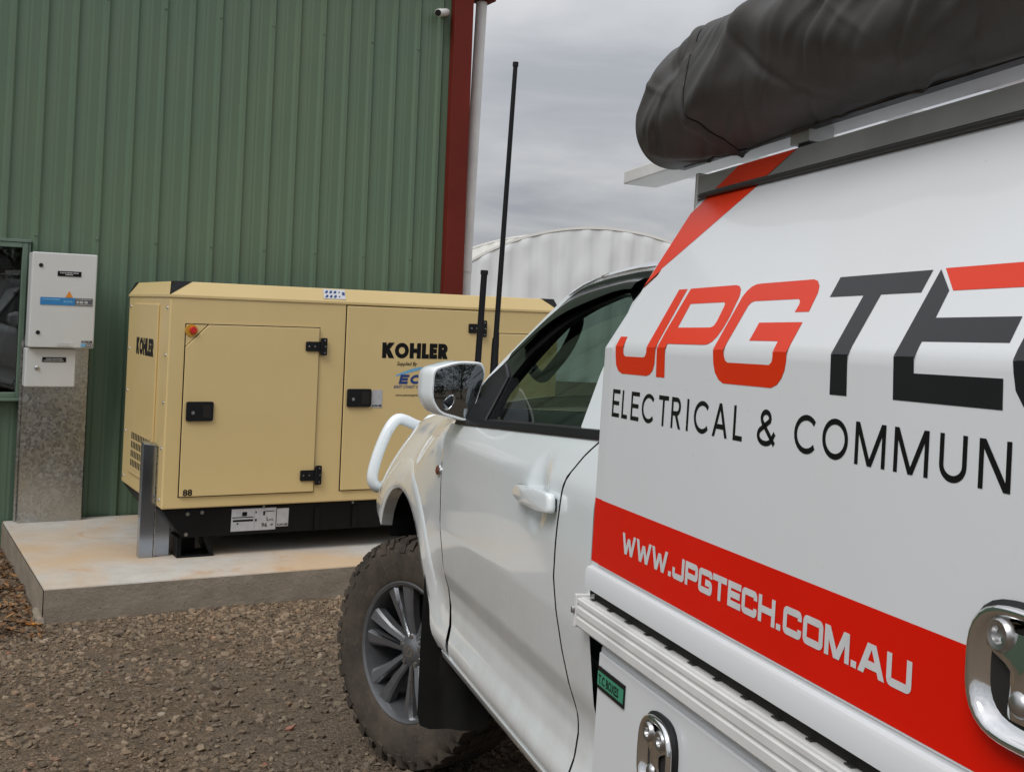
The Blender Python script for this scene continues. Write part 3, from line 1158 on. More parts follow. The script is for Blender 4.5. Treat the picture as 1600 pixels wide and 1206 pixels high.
def gf(u, v_, d=0):
    """front face: u along, v above the canopy bottom, d proud"""
    return (u, -d, G0 + v_)


def ge(u, v_, d=0):
    """left end: u = metres back from the front edge"""
    return (-d, u, G0 + v_)


b = B().box((0, 0, G0), (GL, GW, G0 + GH))
obj('canopy_body', b, 'tan', gen, smooth=0, bevel=.010, seg=3)
# roof lid with sloped edges and black corner pieces
LH = .092
IN = .036
o_ = .006


def lidring(z, ins, c_):
    x0, x1, y0, y1 = -o_ + ins, GL + o_ - ins, -o_ + ins, GW + o_ - ins
    return [(x0 + c_, y0, z), (x1 - c_, y0, z), (x1, y0 + c_, z), (x1, y1 - c_, z), (x1 - c_, y1, z), (x0 + c_, y1, z), (x0, y1 - c_, z), (x0, y0 + c_, z)]


b = B().rings([lidring(G0 + GH - .004, 0.004, .004), lidring(G0 + GH - .004, 0, .004), lidring(G0 + GH + .012, 0, .004), lidring(G0 + GH + LH, IN, .10)], cap0=True, cap1=True)
obj('roof_lid', b, 'tan', gen, smooth=20, bevel=.004)
for sx_, sy_ in ((0, 0), (1, 0), (0, 1), (1, 1)):
    zt, zb_ = G0 + GH + LH, G0 + GH + .013

    def cp(x, y, z):
        return ((GL - x) if sx_ else x, (GW - y) if sy_ else y, z)
    b = B().add([cp(-o_ - .001, -o_ - .001, zb_), cp(IN - o_ + .098, IN - o_ - .0015, zt + .002), cp(IN - o_ - .0015, IN - o_ + .098, zt + .002), cp(.002, .002, zb_ - .001), cp(IN + .098, IN + .01, zt), cp(IN + .01, IN + .098, zt),
                 cp(IN - o_ - .0015, IN - o_ - .0015, zt + .002)], [(0, 1, 6), (0, 6, 2), (1, 2, 6), (3, 5, 4), (0, 3, 4, 1), (0, 2, 5, 3), (1, 4, 5, 2)])
    obj('lid_corner', b, 'black_plastic', gen, smooth=0)


def gdoor(d0, d1, z0, z1, cut=0.0):
    pl = [(d0, z0), (d1, z0), (d1, z1), (d0, z1)] if not cut else [(d0, z0), (d1, z0), (d1, z1), (d0 + cut, z1), (d0, z1 - cut)]
    sh = obj('door_gap_dark', B().prism([(d0 - .006, z0 - .006), (d1 + .006, z0 - .006), (d1 + .006, z1 + .006), (d0 - .006, z1 + .006)], lambda u, v_, d: gf(u, v_, d), .0012), 'gap', gen, smooth=0)
    dr = obj('door', B().prism(pl, lambda u, v_, d: gf(u, v_, .002 + d), .012), 'tan', gen, smooth=0, bevel=.003)
    return dr


def latch(par, x0, x1, z0, z1):
    b = B().prism(rounded([(x0, z0), (x1, z0), (x1, z1), (x0, z1)], .012, True, 3), lambda u, v_, d: gf(u, v_, .0145 + d), .014)
    l_ = obj('handle', b, 'black_plastic', par, smooth=30, bevel=.003)
    xm = x0 + (x1 - x0) * .60
    obj('grip', B().prism([(xm, z0 + .018), (x1 - .016, z0 + .018), (x1 - .016, z1 - .018), (xm, z1 - .018)], lambda u, v_, d: gf(u, v_, .029 + d), .002), 'gap', par, smooth=0)
    obj('key_barrel', B().lathe([(0, .004), (.010, .004), (.011, 0)], 14, lambda a, c_, h: gf(x0 + (x1 - x0) * .24 + a, (z0 + z1) / 2 - .008 + c_, .029 + h)), 'steel', par, smooth=40)


def hinge(par, x0, x1, z0, z1):
    zm, zh = (z0 + z1) / 2, (z1 - z0) / 2
    xs = x1 - .042
    b = B().prism(rounded([(x0, zm - zh * .55), (xs, zm - zh * .55), (xs, zm - zh), (x1, zm - zh), (x1, zm + zh), (xs, zm + zh), (xs, zm + zh * .55), (x0, zm + zh * .55)], .008, True, 2), lambda u, v_, d: gf(u, v_, .0145 + d), .009)
    b.tube([gf(xs + .004, zm - zh * .9, .026), gf(xs + .004, zm + zh * .9, .026)], .008, 8)
    h_ = obj('hinge', b, 'black_plastic', par, smooth=30)
    b = B()
    for px_, pz_ in ((x0 + .02, zm), (x0 + .058, zm), (x1 - .016, zm - zh * .72), (x1 - .016, zm + zh * .72), (x1 - .012, zm)):
        b.lathe([(0, .004), (.004, .004), (.006, 0)], 8, lambda a, c_, h, px_=px_, pz_=pz_: gf(px_ + a, pz_ + c_, .0236 + h))
    kind(obj('rivets', b, 'steel', par, smooth=40), 'stuff')


d1 = gdoor(.0985, .9225, .072, 1.085, .132)
d2 = gdoor(1.101, 2.051, .072, 1.232)
gdoor(2.205, 2.60, .072, 1.085)
b = B().prism([(.0985, .958), (.222, 1.085), (.0985, 1.085)], lambda u, v_, d: gf(u, v_, .0018 + d), .002)
obj('recess_plate', b, 'tan', gen, smooth=0)
es = obj('stop_collar', B().lathe([(0, .010), (.036, .010), (.038, 0.003)], 20, lambda a, c_, h: gf(.129 + a, 1.050 + c_, h)), 'yellow', gen, smooth=40)
obj('stop_button', B().lathe([(0, .030), (.018, .030), (.021, .024), (.021, .010)], 20, lambda a, c_, h: gf(.137 + a, 1.052 + c_, h)), 'red_button', es, smooth=40)
hinge(d1, .834, .972, .918, 1.026)
hinge(d1, .832, .970, .114, .232)
hinge(d2, 1.963, 2.098, 1.060, 1.172)
hinge(d2, 1.963, 2.098, .114, .232)
latch(d1, .115, .275, .517, .631)
latch(d2, 1.118, 1.280, .596, .710)
# roof edge sticker
slope_n = Vector((0, -LH, -IN)).normalized()


def lidp(u, v_, d=0):
    t = (v_ - .012) / (LH - .012)
    return (u, -o_ + IN * t - .0022 - d, G0 + GH + v_)


p = obj('sticker', B().prism([(.945, .028), (1.09, .028), (1.09, .088), (.945, .088)], lambda u, v_, d: lidp(u, v_, -d), -.0012), 'text_white', gen, smooth=0)
b = B()
for r_ in range(2):
    for q in range(4):
        cx_, cz_ = .965 + q * .028, .043 + r_ * .027
        s_ = .011 if q < 3 else .006
        b.poly([[(cx_ - s_, cz_ - s_ * .5), (cx_, cz_ - s_ * .9), (cx_ + s_, cz_ - s_ * .1), (cx_ + s_ * .8, cz_ + s_ * .9), (cx_ - s_ * .2, cz_ + s_ * .7)]], lambda u, v_: lidp(u, v_, .002))
b.poly([[(1.068, .052), (1.086, .052), (1.086, .072), (1.068, .072)]], lambda u, v_: lidp(u, v_, .002))
kind(obj('print', b, 'navy', p, smooth=0), 'stuff')
# KOHLER on door and on the end
KW = [('K', .085), ('O', .098), ('H', .080), ('L', .052), ('E', .056), ('R', .072)]
b = B()
x = 1.347
for ch, w in KW:
    glyph(b, ROUND, ch, x, x + w, .908, 1.008, .0145 if ch != 'O' else .0135, lambda u, v_, d: gf(u, v_, .0152 + d))
    x += w + (.0035 if ch in 'KL' else .0065)
obj('lettering', b, 'text_black', d2, smooth=0, fix=False)
b = B()
x = .838
for ch, w in KW:
    w *= 1.06
    glyph(b, ROUND, ch, x, x - w, .875, .983, .0150, lambda u, v_, d: ge(u, v_, .0135 + d))
    x -= w + .007
end_name = b
obj('lettering', text_mesh('Supplied By', .042, lambda u, v_: gf(1.452 + u * .72, .862 + v_ * .8, .0152), .0006, .3), 'text_black', d2, smooth=0, fix=False)
b = B()
for ch, x in (('E', 1.470), ('C', 1.546), ('G', 1.66)):
    glyph(b, SQ if ch == 'G' else ROUND, ch, x, x + (.062 if ch == 'E' else .075), .742, .803, .0085, lambda u, v_, d: gf(u, v_, .0152 + d), slant=.22)
obj('lettering', b, 'navy', d2, smooth=0, fix=False)
sw = [(1.45 + .30 * t, .80 + .055 * math.sin(min(1, t * 1.15) * math.pi * .62)) for t in [i / 20 for i in range(21)]]
lo = [(x_, z_ - .020 * math.sin(math.pi * min(1, .15 + i / 22))) for i, (x_, z_) in enumerate(sw)]
obj('swoosh', B().poly([sw + lo[::-1]], lambda u, v_: gf(u, v_, .0150)), 'skyblue', d2, smooth=0, fix=False)
obj('lettering', text_mesh('EAST COAST GENERATORS', .031, lambda u, v_: gf(1.437 + u * .83, .716 + v_ * .8, .0152), .0007, .25), 'navy', d2, smooth=0, fix=False)
obj('lettering', text_mesh('www.eastcoastgenerators.com.au', .021, lambda u, v_: gf(1.452 + u * .93, .664 + v_, .0152), .0002), 'text_black', d2, smooth=0, fix=False)
p = plate('sticker', d2, 1.287, 1.360, .590, .704, 'plate_grey', lambda u, v_, d: gf(u, v_, .0145 + d))
obj('lettering', text_mesh('SCAN ME', .017, lambda u, v_: gf(1.291 + u * .92, .598 + v_, .0185), .0005), 'text_black', p, smooth=0, fix=False)
obj('lettering', text_mesh('88', .056, lambda u, v_: gf(.118 + u, .078 + v_ * .92, .0152), .0016), 'text_black', d1, smooth=0, fix=False)
# end: folded corner strips, centre panel, grille
obj('end_panel', B().prism([(.26, .10), (.96, .10), (.96, 1.20), (.26, 1.20)], lambda u, v_, d: ge(u, v_, d), .012), 'tan', gen, smooth=0, bevel=.005)
obj('lettering', end_name, 'text_black', gen, smooth=0, fix=False)
gr = obj('grille_backing', B().prism([(.315, .145), (.865, .145), (.865, .375), (.315, .375)], lambda u, v_, d: ge(u, v_, d), .0135), 'gap', gen, smooth=0)
b = B()
for i in range(12):
    u = .315 + .55 * i / 11
    b.prism([(u - .006, .145), (u + .006, .145), (u + .006, .375), (u - .006, .375)], lambda u_, v_, d: ge(u_, v_, .0138 + d), .0012)
for i in range(5):
    z = .145 + .23 * i / 4
    b.prism([(.307, z - .007), (.873, z - .007), (.873, z + .007), (.307, z + .007)], lambda u_, v_, d: ge(u_, v_, .0143 + d), .0012)
obj('grille', b, 'tan', gen, smooth=0)
b = B()
for u in (.06, 1.13):
    for z in (.05, .35, .62, .90, 1.18):
        b.lathe([(0, .006), (.008, .006), (.010, 0)], 8, lambda a, c_, h, u=u, z=z: ge(u + a, z + c_, h))
kind(obj('bolts', b, 'steel', gen, smooth=40), 'stuff')
# black skid: tapered ends, feet
b = B().rings([[(.012, .02, G0 - .001), (GL - .012, .02, G0 - .001), (GL - .012, GW - .02, G0 - .001), (.012, GW - .02, G0 - .001)],
               [(.012, .02, G0 - .012), (GL - .012, .02, G0 - .012), (GL - .012, GW - .02, G0 - .012), (.012, GW - .02, G0 - .012)],
               [(.138, .03, G0 - .178), (GL - .138, .03, G0 - .178), (GL - .138, GW - .03, G0 - .178), (.138, GW - .03, G0 - .178)]], cap0=True, cap1=True)
sk = obj('skid', b, 'black_steel', gen, smooth=0, bevel=.004)
for fx in (.225, GL - .225):
    for fy in (.05, GW - .25):
        b = B()
        b.box((fx - .11, fy, .0), (fx + .11, fy + .20, .012))
        b.prism([(fx - .11, .012), (fx - .085, .012), (fx - .085, G0 - .179), (fx - .11, G0 - .179)], lambda u, v_, d: (u, fy + d, v_), .20)
        b.prism([(fx + .085, .012), (fx + .11, .012), (fx + .06, G0 - .179), (fx + .035, G0 - .179)], lambda u, v_, d: (u, fy + d, v_), .20)
        b.box((fx - .084, fy + .15, .013), (fx + .034, fy + .16, G0 - .179))
        obj('foot', b, 'black_steel', gen, smooth=0, bevel=.002)
b = B()
for u, v_ in ((.16, -.035), (.155, -.155), (.245, -.03)):
    b.lathe([(0, .010), (.011, .010), (.013, 0)], 8, lambda a, c_, h, u=u, v_=v_: gf(u + a, v_ + c_, -.021 + h))
for u in (.62, 1.2, 1.9):
    b.lathe([(0, .008), (.008, .008), (.010, 0)], 8, lambda a, c_, h, u=u: gf(u + a, -.012 + c_, -.02 + h))
kind(obj('bolts', b, 'steel', gen, smooth=40), 'stuff')
for u in (.95, 1.2, 1.5, 1.9):
    obj('rib', B().prism([(u, -.03), (u + .03, -.03), (u + .03, -.17), (u, -.17)], lambda a, v_, d: gf(a, v_, -.022 + d), .008), 'black_steel', gen, smooth=0)


def skp(u, v_, d=0):
    return gf(u, v_, -.0195 + d - .06 * max(0, (-v_ - .012)))


p = plate('rating_plate', gen, .425, .702, -.156, -.021, 'plate_grey', skp)
b = B()
for (x0_, x1_, z0_, z1_) in ((.43, .56, -.075, -.070), (.435, .56, -.098, -.086), (.49, .52, -.065, -.040), (.46, .47, -.115, -.105), (.63, .69, -.044, -.040), (.62, .632, -.066, -.040), (.572, .580, -.05, -.04), (.572, .582, -.1, -.085), (.568, .569, -.15, -.026)):
    b.poly([[(x0_, z0_), (x1_, z0_), (x1_, z1_), (x0_, z1_)]], lambda u, v_: skp(u, v_, .0025))
kind(obj('print', b, 'text_black', p, smooth=0), 'stuff')
obj('lettering', text_mesh('96', .038, lambda u, v_: skp(.612 + u, -.138 + v_, .0025), .0004), 'text_black', p, smooth=0, fix=False)
obj('lettering', text_mesh('dB', .016, lambda u, v_: skp(.668 + u, -.130 + v_, .0025), .0002), 'text_black', p, smooth=0, fix=False)
obj('lettering', text_mesh('L', .034, lambda u, v_: skp(.642 + u, -.100 + v_, .0025), .0004), 'text_black', p, smooth=0, fix=False)
obj('lettering', text_mesh('WA', .016, lambda u, v_: skp(.660 + u, -.100 + v_, .0025), .0002), 'text_black', p, smooth=0, fix=False)
p = plate('sticker', gen, .707, .782, -.140, -.028, 'plate_grey', skp)
obj('lettering', text_mesh('SCAN ME', .018, lambda u, v_: skp(.710 + u * .92, -.134 + v_, .0025), .0005), 'text_black', p, smooth=0, fix=False)

# galvanised cable duct standing at the end of the generator
cd = empty('cable_duct', 'upright galvanised cable duct at the left end of the generator', 'duct', (1.52, 7.0, PZ))
b = B()
b.rings([[(-.045, 0, 0), (.036, 0, 0), (.036, .07, 0), (-.045, .07, 0)], [(-.045, 0, .672), (.036, 0, .660), (.036, .07, .672), (-.045, .07, .682)]], cap0=True, cap1=True)
obj('upright', b, 'galv_blue', cd, smooth=0, bevel=.003)
obj('folded_edge', B().box((.0375, -.003, 0), (.043, .074, .655)), 'galv', cd, smooth=0)
obj('lower_duct', B().box((.0445, .02, 0), (.135, .10, .285)), 'galv_blue', cd, smooth=0, bevel=.003)

# ------------------------------------------------------------------ igloo shelters beyond the yard
def igloo(name, label, dist, az, top, R_, length, wall, roof, n_rib):
    a = math.radians(az)
    cx_, cy_ = dist * math.sin(a), dist * math.cos(a)
    e = empty(name, label, 'shelter', (cx_, cy_, 0))
    e.rotation_euler.z = -a
    zc_ = top - R_
    half = math.acos(-zc_ / R_) if zc_ < 0 else math.pi / 2
    # ribbed end wall, slightly dented
    b = B()
    W_ = R_ * math.sin(half)
    cols = 260
    rows_ = 30
    rs = []
    for i in range(rows_ + 1):
        r_ = []
        for j in range(cols + 1):
            x = -W_ + 2 * W_ * j / cols
            zt = zc_ + math.sqrt(max(0, R_ * R_ - x * x))
            z = zt * i / rows_
            t = (x / .56 + .10 * noise.noise(Vector((x * 1.5, z * .6, 1)))) % 1.0
            d = .055 * sstep(.40, .10, abs(t - .5)) * (.5 + .8 * max(0, noise.noise(Vector((x * .9, z * .35, 4))) + .4)) + .030 * noise.noise(Vector((x * 1.2, z * .9, 6))) + .05 * max(0, noise.noise(Vector((x * 2.1, z * 1.2, 2))))
            r_.append((x, -d * (1 if 0 < i < rows_ else .3), z))
        rs.append(r_)
    b.rings(rs, closed=False)
    obj('end_wall', b, wall, e, smooth=50)
    b = B()
    for q in range(13):
        y0_, y1_ = length * q / 13, length * (q + 1) / 13 - .03
        pts = [(half * (2 * k_ / 48 - 1)) for k_ in range(49)]
        b.rings([[(rr * math.sin(t), y, zc_ + rr * math.cos(t)) for t in pts] for y, rr in ((y0_, R_ + .02), (y0_ + .05, R_ + .06), (y1_ - .05, R_ + .06), (y1_, R_ + .02))], closed=False)
    obj('vault_roof', b, roof, e, smooth=40)
    b = B().rings([[((R_ + dr) * math.sin(half * (2 * k_ / 60 - 1)), dy, zc_ + (R_ + dr) * math.cos(half * (2 * k_ / 60 - 1))) for dr, dy in ((.065, -.03), (.065, .02), (.0, .02), (.0, -.03))] for k_ in range(61)])
    obj('edge_trim', b, roof, e, smooth=40)
    return e


igloo('igloo_shelter', 'white ribbed end wall of arched shelter behind the truck antennas', 32, 33.4, 4.24, 6.4, 16, 'shelter', 'shelter_cream', 30)
e2 = igloo('igloo_shelter', 'cream roof of the farther arched shelter beside the downpipe', 47, 31.5, 5.15, 9.5, 14, 'shelter_cream', 'shelter_cream', 30)


# ------------------------------------------------------------------ trees behind the viewer (the side mirror shows them)
def tree(x, y, h, r, label, seed):
    r_ = random.Random(seed)
    t = empty('tree', label, 'tree', (x, y, ground_h(x, y) - .05), 'trees behind the viewer')
    b = B()
    path = [(0, 0, 0), (.05, .03, h * .25), (-.06, .08, h * .5), (.02, 0, h * .8)]
    b.tube(path, [h * .030, h * .024, h * .017, h * .006], 9)
    for i in range(7):
        a = r_.uniform(0, 6.28)
        z = h * r_.uniform(.3, .7)
        L_ = r * r_.uniform(.5, .85)
        b.tube([(0, 0, z), (L_ * .5 * math.cos(a), L_ * .5 * math.sin(a), z + L_ * .35), (L_ * math.cos(a), L_ * math.sin(a), z + L_ * .55)], [h * .012, h * .008, h * .003], 6)
    obj('trunk', b, 'bark', t, smooth=50)
    clumps = []
    for i in range(46):
        a, u = r_.uniform(0, 6.28), r_.uniform(0, 1) ** .5
        zz = r_.uniform(.16, 1.0)
        rr = r * u * math.sin(math.pi * min(1, .18 + zz * .72))
        clumps.append((rr * math.cos(a), rr * math.sin(a), h * zz, r * r_.uniform(.16, .34)))
    vs_, fs_ = [], []
    for cx_, cy_, cz_, cr_ in clumps:
        for _ in range(120):
            d = Vector((r_.gauss(0, 1), r_.gauss(0, 1), r_.gauss(0, .8))).normalized() * cr_ * r_.uniform(.5, 1.05)
            p_ = Vector((cx_, cy_, cz_)) + d
            s_ = r_.uniform(.06, .15)
            u_ = Vector((r_.gauss(0, 1), r_.gauss(0, 1), r_.gauss(0, 1))).normalized()
            w_ = u_.orthogonal().normalized()
            i0 = len(vs_)
            vs_ += [p_ - u_ * s_, p_ + w_ * s_ * .45, p_ + u_ * s_, p_ - w_ * s_ * .45]
            fs_.append((i0, i0 + 1, i0 + 2, i0 + 3))
    obj('crown', B().add(vs_, fs_), 'leaves', t, smooth=0, fix=False)


TREES = []
# ================================================================== TRUCK
# local axes: x right, y forward, z up from the ground under the front axle; the side in view is x < 0
truck = empty('work_truck', 'white single cab work truck with lettered canopy and rolled awning', 'truck')
truck.matrix_world = Matrix(((TR[0, 0], TR[0, 1], TR[0, 2], TO[0]), (TR[1, 0], TR[1, 1], TR[1, 2], TO[1]), (TR[2, 0], TR[2, 1], TR[2, 2], TO[2]), (0, 0, 0, 1)))

PZs = [.52, .56, .59, .615, .635, .68, .73, .77, .82, .95, 1.08, 1.185, 1.205, 1.225, 1.28, 1.31]
PXs = [-.845, -.875, -.896, -.905, -.905, -.893, -.889, -.893, -.908, -.926, -.9325, -.9335, -.932, -.926, -.902, -.885]


def body_x(z):
    return float(np.interp(z, PZs, PXs))


_hz = cr_spline([(-.75, 1.300), (-.45, 1.282), (-.2, 1.258), (.05, 1.224), (.3, 1.180), (.55, 1.120), (.75, 1.048), (.86, .99)], 200)
_hy, _hv = [p_[0] for p_ in _hz], [p_[1] for p_ in _hz]


def hood_z(y):
    return float(np.interp(y, _hy, _hv))


def fender_x(y, z):
    t = sstep(-.45, -.69, y)                      # blends into the door's section at the seam
    plainx = float(np.interp(z, [.50, .60, .80, 1.0, 1.12], [-.890, -.905, -.920, -.930, -.932]))
    x = body_x(min(z, 1.20)) * t + plainx * (1 - t)
    x += .20 * max(0, y - .18) ** 2 * (1 + .6 * min(1, max(0, (z - .9) / .3)))   # plan taper to the nose
    q = sstep(-.62, -.12, y)
    rr = .135 + .145 * q                          # shoulder rolling over to the bonnet
    d = max(0.0, rr - (hood_z(y) - z)) / rr
    return x + (.125 + .005 * q) * d ** (2.2 - .6 * q)


def mirror_x(s, p):
    return (p[0] * s, p[1], p[2])


inner = cr_spline([(-.66, .590), (-.585, .628), (-.535, .70), (-.49, .775), (-.42, .86), (-.33, .925), (-.22, .968), (-.09, .985), (.04, .968), (.15, .922), (.235, .862), (.262, .832), (.275, .815), (.285, .80)], 60)
outer = []
for p_ in cr_spline([(-.792, .602), (-.772, .665), (-.735, .74), (-.705, .84), (-.692, .95), (-.69, 1.10)], 18):
    outer.append(p_)
for p_ in cr_spline([(-.69, 1.14), (-.69, 1.22), (-.69, hood_z(-.69))], 6):
    outer.append(p_)
for y in np.linspace(-.60, .76, 26):
    outer.append(np.array([y, hood_z(y)]))
for p_ in cr_spline([(.80, 1.01), (.825, .96), (.83, .91), (.83, .86)], 10):
    outer.append(p_)
assert len(outer) == 60
for s in (1, -1):
    b = B()
    rs = []
    K_ = 16
    for k_ in range(K_ + 1):
        t = k_ / K_
        rs.append([mirror_x(s, (fender_x(*(ii * (1 - t) + oo * t)), *(ii * (1 - t) + oo * t))) for ii, oo in zip(inner, outer)])
    rs.insert(0, [mirror_x(s, (fender_x(*ii) + .035, ii[0], ii[1])) for ii in inner])
    b.rings(rs, closed=False)
    f_ = obj('front_fender', b, 'body_white', truck, smooth=50)
    # wheel arch flare: a raised band following the arch
    b = B()
    rows = []
    cen = np.array([-.09, .50])
    for q, (a, d) in enumerate(((-.008, .040), (-.008, -.001), (-.004, -.004), (.02, -.0055), (.070, -.0050), (.092, -.003), (.102, .002))):
        row = []
        for ii in inner:
            n_ = (ii - cen) / np.linalg.norm(ii - cen)
            p2 = ii + n_ * a
            row.append(mirror_x(s, (fender_x(*p2) + d + (.012 if d < .03 else 0) * sstep(-.47, -.62, ii[0]), p2[0], p2[1])))
        rows.append(row)
    b.rings(rows, closed=False)
    obj('arch_flare', b, 'body_white', f_, smooth=40)
    if s == 1:
        b = B().rings([[(fender_x(-.662, 1.106) - dx, -.662 + .020 * rr * math.cos(t), 1.106 + .014 * rr * math.sin(t)) for t in [2 * math.pi * i / 20 for i in range(20)]] for dx, rr in ((-.002, 1.25), (.004, 1.2), (.005, 1.0))])
        obj('indicator_rim', b, 'chrome', f_, smooth=40)
        b = B().rings([[(fender_x(-.662, 1.106) - dx, -.662 + .020 * rr * math.cos(t), 1.106 + .014 * rr * math.sin(t)) for t in [2 * math.pi * i / 20 for i in range(20)]] for dx, rr in ((.003, 1.02), (.008, .8), (.010, .3))], cap1=True)
        obj('indicator', b, 'indicator', f_, smooth=60)
    # inner wheel well, a closed dark tub
    b = B()
    arcp = [(-.66, .50), (-.60, .70), (-.48, .90), (-.28, 1.02), (-.08, 1.05), (.10, 1.02), (.20, .97), (.26, .90), (.29, .82)]
    arcs = cr_spline(arcp, 26)
    b.rings([[mirror_x(s, (x_, a[0], a[1])) for a in arcs] for x_ in (-.885, -.45)], closed=False)
    b.poly([[(a[0], a[1]) for a in arcs]], lambda u, v_: mirror_x(s, (-.45, u, v_)))
    obj('wheel_well', b, 'well_black', truck, smooth=50)
    # mud flap behind the wheel
    b = B()
    rows = []
    for i in range(13):
        z = .315 + (.80 - .315) * i / 12
        rows.append([mirror_x(s, (x_, -.515 - .05 * (1 - i / 12) ** 2 + .008 * math.sin(6 * x_) - .02 * (x_ > -.8), z + (.012 if j in (0, 7) and i == 0 else 0))) for j, x_ in enumerate(np.linspace(-.918 + (.008 if i == 0 else 0), -.70, 8))])
    b.rings(rows, closed=False)
    b.rings([[(p2[0], p2[1] - .006, p2[2]) for p2 in r_] for r_ in rows], closed=False)
    obj('mud_flap', b, 'flap_black', truck, smooth=50, fix=False)


HOOP = [(-0.6, 0.985, 1.13), (-0.628, 0.92, 1.121), (-0.693, 0.86, 1.133), (-0.753, 0.82, 1.155), (-0.793, 0.8, 1.155), (-0.827, 0.79, 1.108), (-0.858, 0.79, 1.02), (-0.876, 0.79, 0.939), (-0.875, 0.79, 0.899), (-0.855, 0.8, 0.872), (-0.824, 0.84, 0.868), (-0.74, 0.9, 0.86)]


# ---- bonnet, nose, bull bar
def bonnet(u, v_):
    y = .80 - 1.42 * u + .10 * (1 - (2 * v_ - 1) ** 2)
    yy = min(.80, y)
    w = abs(fender_x(yy, hood_z(yy))) - .004
    c_ = 2 * v_ - 1
    z = hood_z(min(.86, y - .08)) + .075 * (1 - abs(c_) ** 2.6) + .012 * sstep(.55, .75, abs(c_)) * (1 - abs(c_))
    return (w * c_, y, z - (.010 if abs(c_) > .995 else 0))


obj('bonnet', B().grid(bonnet, np.linspace(0, 1, 26), np.linspace(0, 1, 34)), 'body_white', truck, smooth=50)
b = B()
b.rings([[(x_, .835 + .10 * (1 - (x_ / .8) ** 2) * (1 if z > .6 else .9), z) for x_ in np.linspace(-.775, .775, 21)] for z in (.66, .72, .80, .98)], closed=False)
obj('grille_panel', b, 'black_plastic', truck, smooth=50)
for s in (1, -1):
    b = B().rings([[mirror_x(s, (-.79 + .10 * k_ + .02 * math.cos(t), .845 + .06 * k_ + .0, .90 + .055 * math.sin(t))) for t in [2 * math.pi * i / 16 for i in range(16)]] for k_ in (0, .5, 1, 2)], cap0=True)
    obj('headlight', b, 'chrome', truck, smooth=50)
    hoop = cr_spline(HOOP, 44)
    obj('bull_bar_hoop', B().tube([mirror_x(s, p_) for p_ in hoop], .024, 16), 'body_white', truck, smooth=60)
b = B().rings([[(x_ * (1 - .02 * k_), y, z) for x_ in np.linspace(-.74, .74, 25)] for k_, (y, z) in enumerate(((.80, .86), (.93, .85), (.97, .80), (.97, .70), (.92, .64), (.80, .64)))], closed=False)
obj('bumper', b, 'body_white', truck, smooth=40)
obj('bull_bar_loop', B().tube(cr_spline([(-.60, .985, 1.13), (-.55, 1.0, 1.15), (0, 1.03, 1.17), (.55, 1.0, 1.15), (.60, .985, 1.13)], 30), .030, 14), 'body_white', truck, smooth=60)
for s in (1, -1):
    obj('bull_bar_upright', B().tube([(s * .45, 1.0, 1.14), (s * .45, .99, .80)], .026, 12), 'body_white', truck)
# antennas on the bull bar
def antenna(x, y, z0, z1, r0, r1, spring):
    b = B().tube([(x, y, z0), (x, y, z0 + .10)], .020, 14)
    b.tube([(x, y, z0 + .1001), (x, y, z0 + spring), (x, y, z0 + spring + .03)], [.016, .017, r0 + .003], 14)
    b.tube([(x, y, z0 + spring + .0301), (x, y, z1 - .02)], [r0, r1], 14)
    b.tube([(x, y, z1 - .0199), (x, y, z1)], r1 + .003, 14)
    return obj('antenna', b, 'kit_black', truck, smooth=40)


antenna(-.329, .99, 1.175, 2.80, .0125, .0105, .33)
antenna(-.405, .99, 1.175, 1.835, .0145, .0145, .06)


# ---- door and cab sides
def door_front(z):
    return float(np.interp(z, [.60, .64, .675, .75, .83, .95, 1.11, 1.31], [-.83, -.812, -.796, -.745, -.712, -.700, -.698, -.698]))


def door_rear(z):
    return float(np.interp(z, [.60, .675, .754, .82, .878, 1.013, 1.121, 1.224, 1.27, 1.315], [-1.838, -1.846, -1.850, -1.825, -1.793, -1.750, -1.762, -1.785, -1.822, -1.872]))


def belt_z(y):
    return 1.324 - .05 * (y + 1.82)               # the sill of the window rises to the rear


def door_z(y, z):
    if z <= 1.2:
        return z
    return 1.2 + (z - 1.2) * (belt_z(y) - .018 - 1.2) / .106


HY, HZ = -1.650, 1.172


def door_x(y, z):
    x = body_x(z)
    d = ((y - HY - .025) / .075) ** 2 + ((z - HZ + .002) / .094) ** 2      # finger scoop behind the handle
    x += .013 * max(0, 1 - d) ** 1.5 if d < 1 else 0
    return x


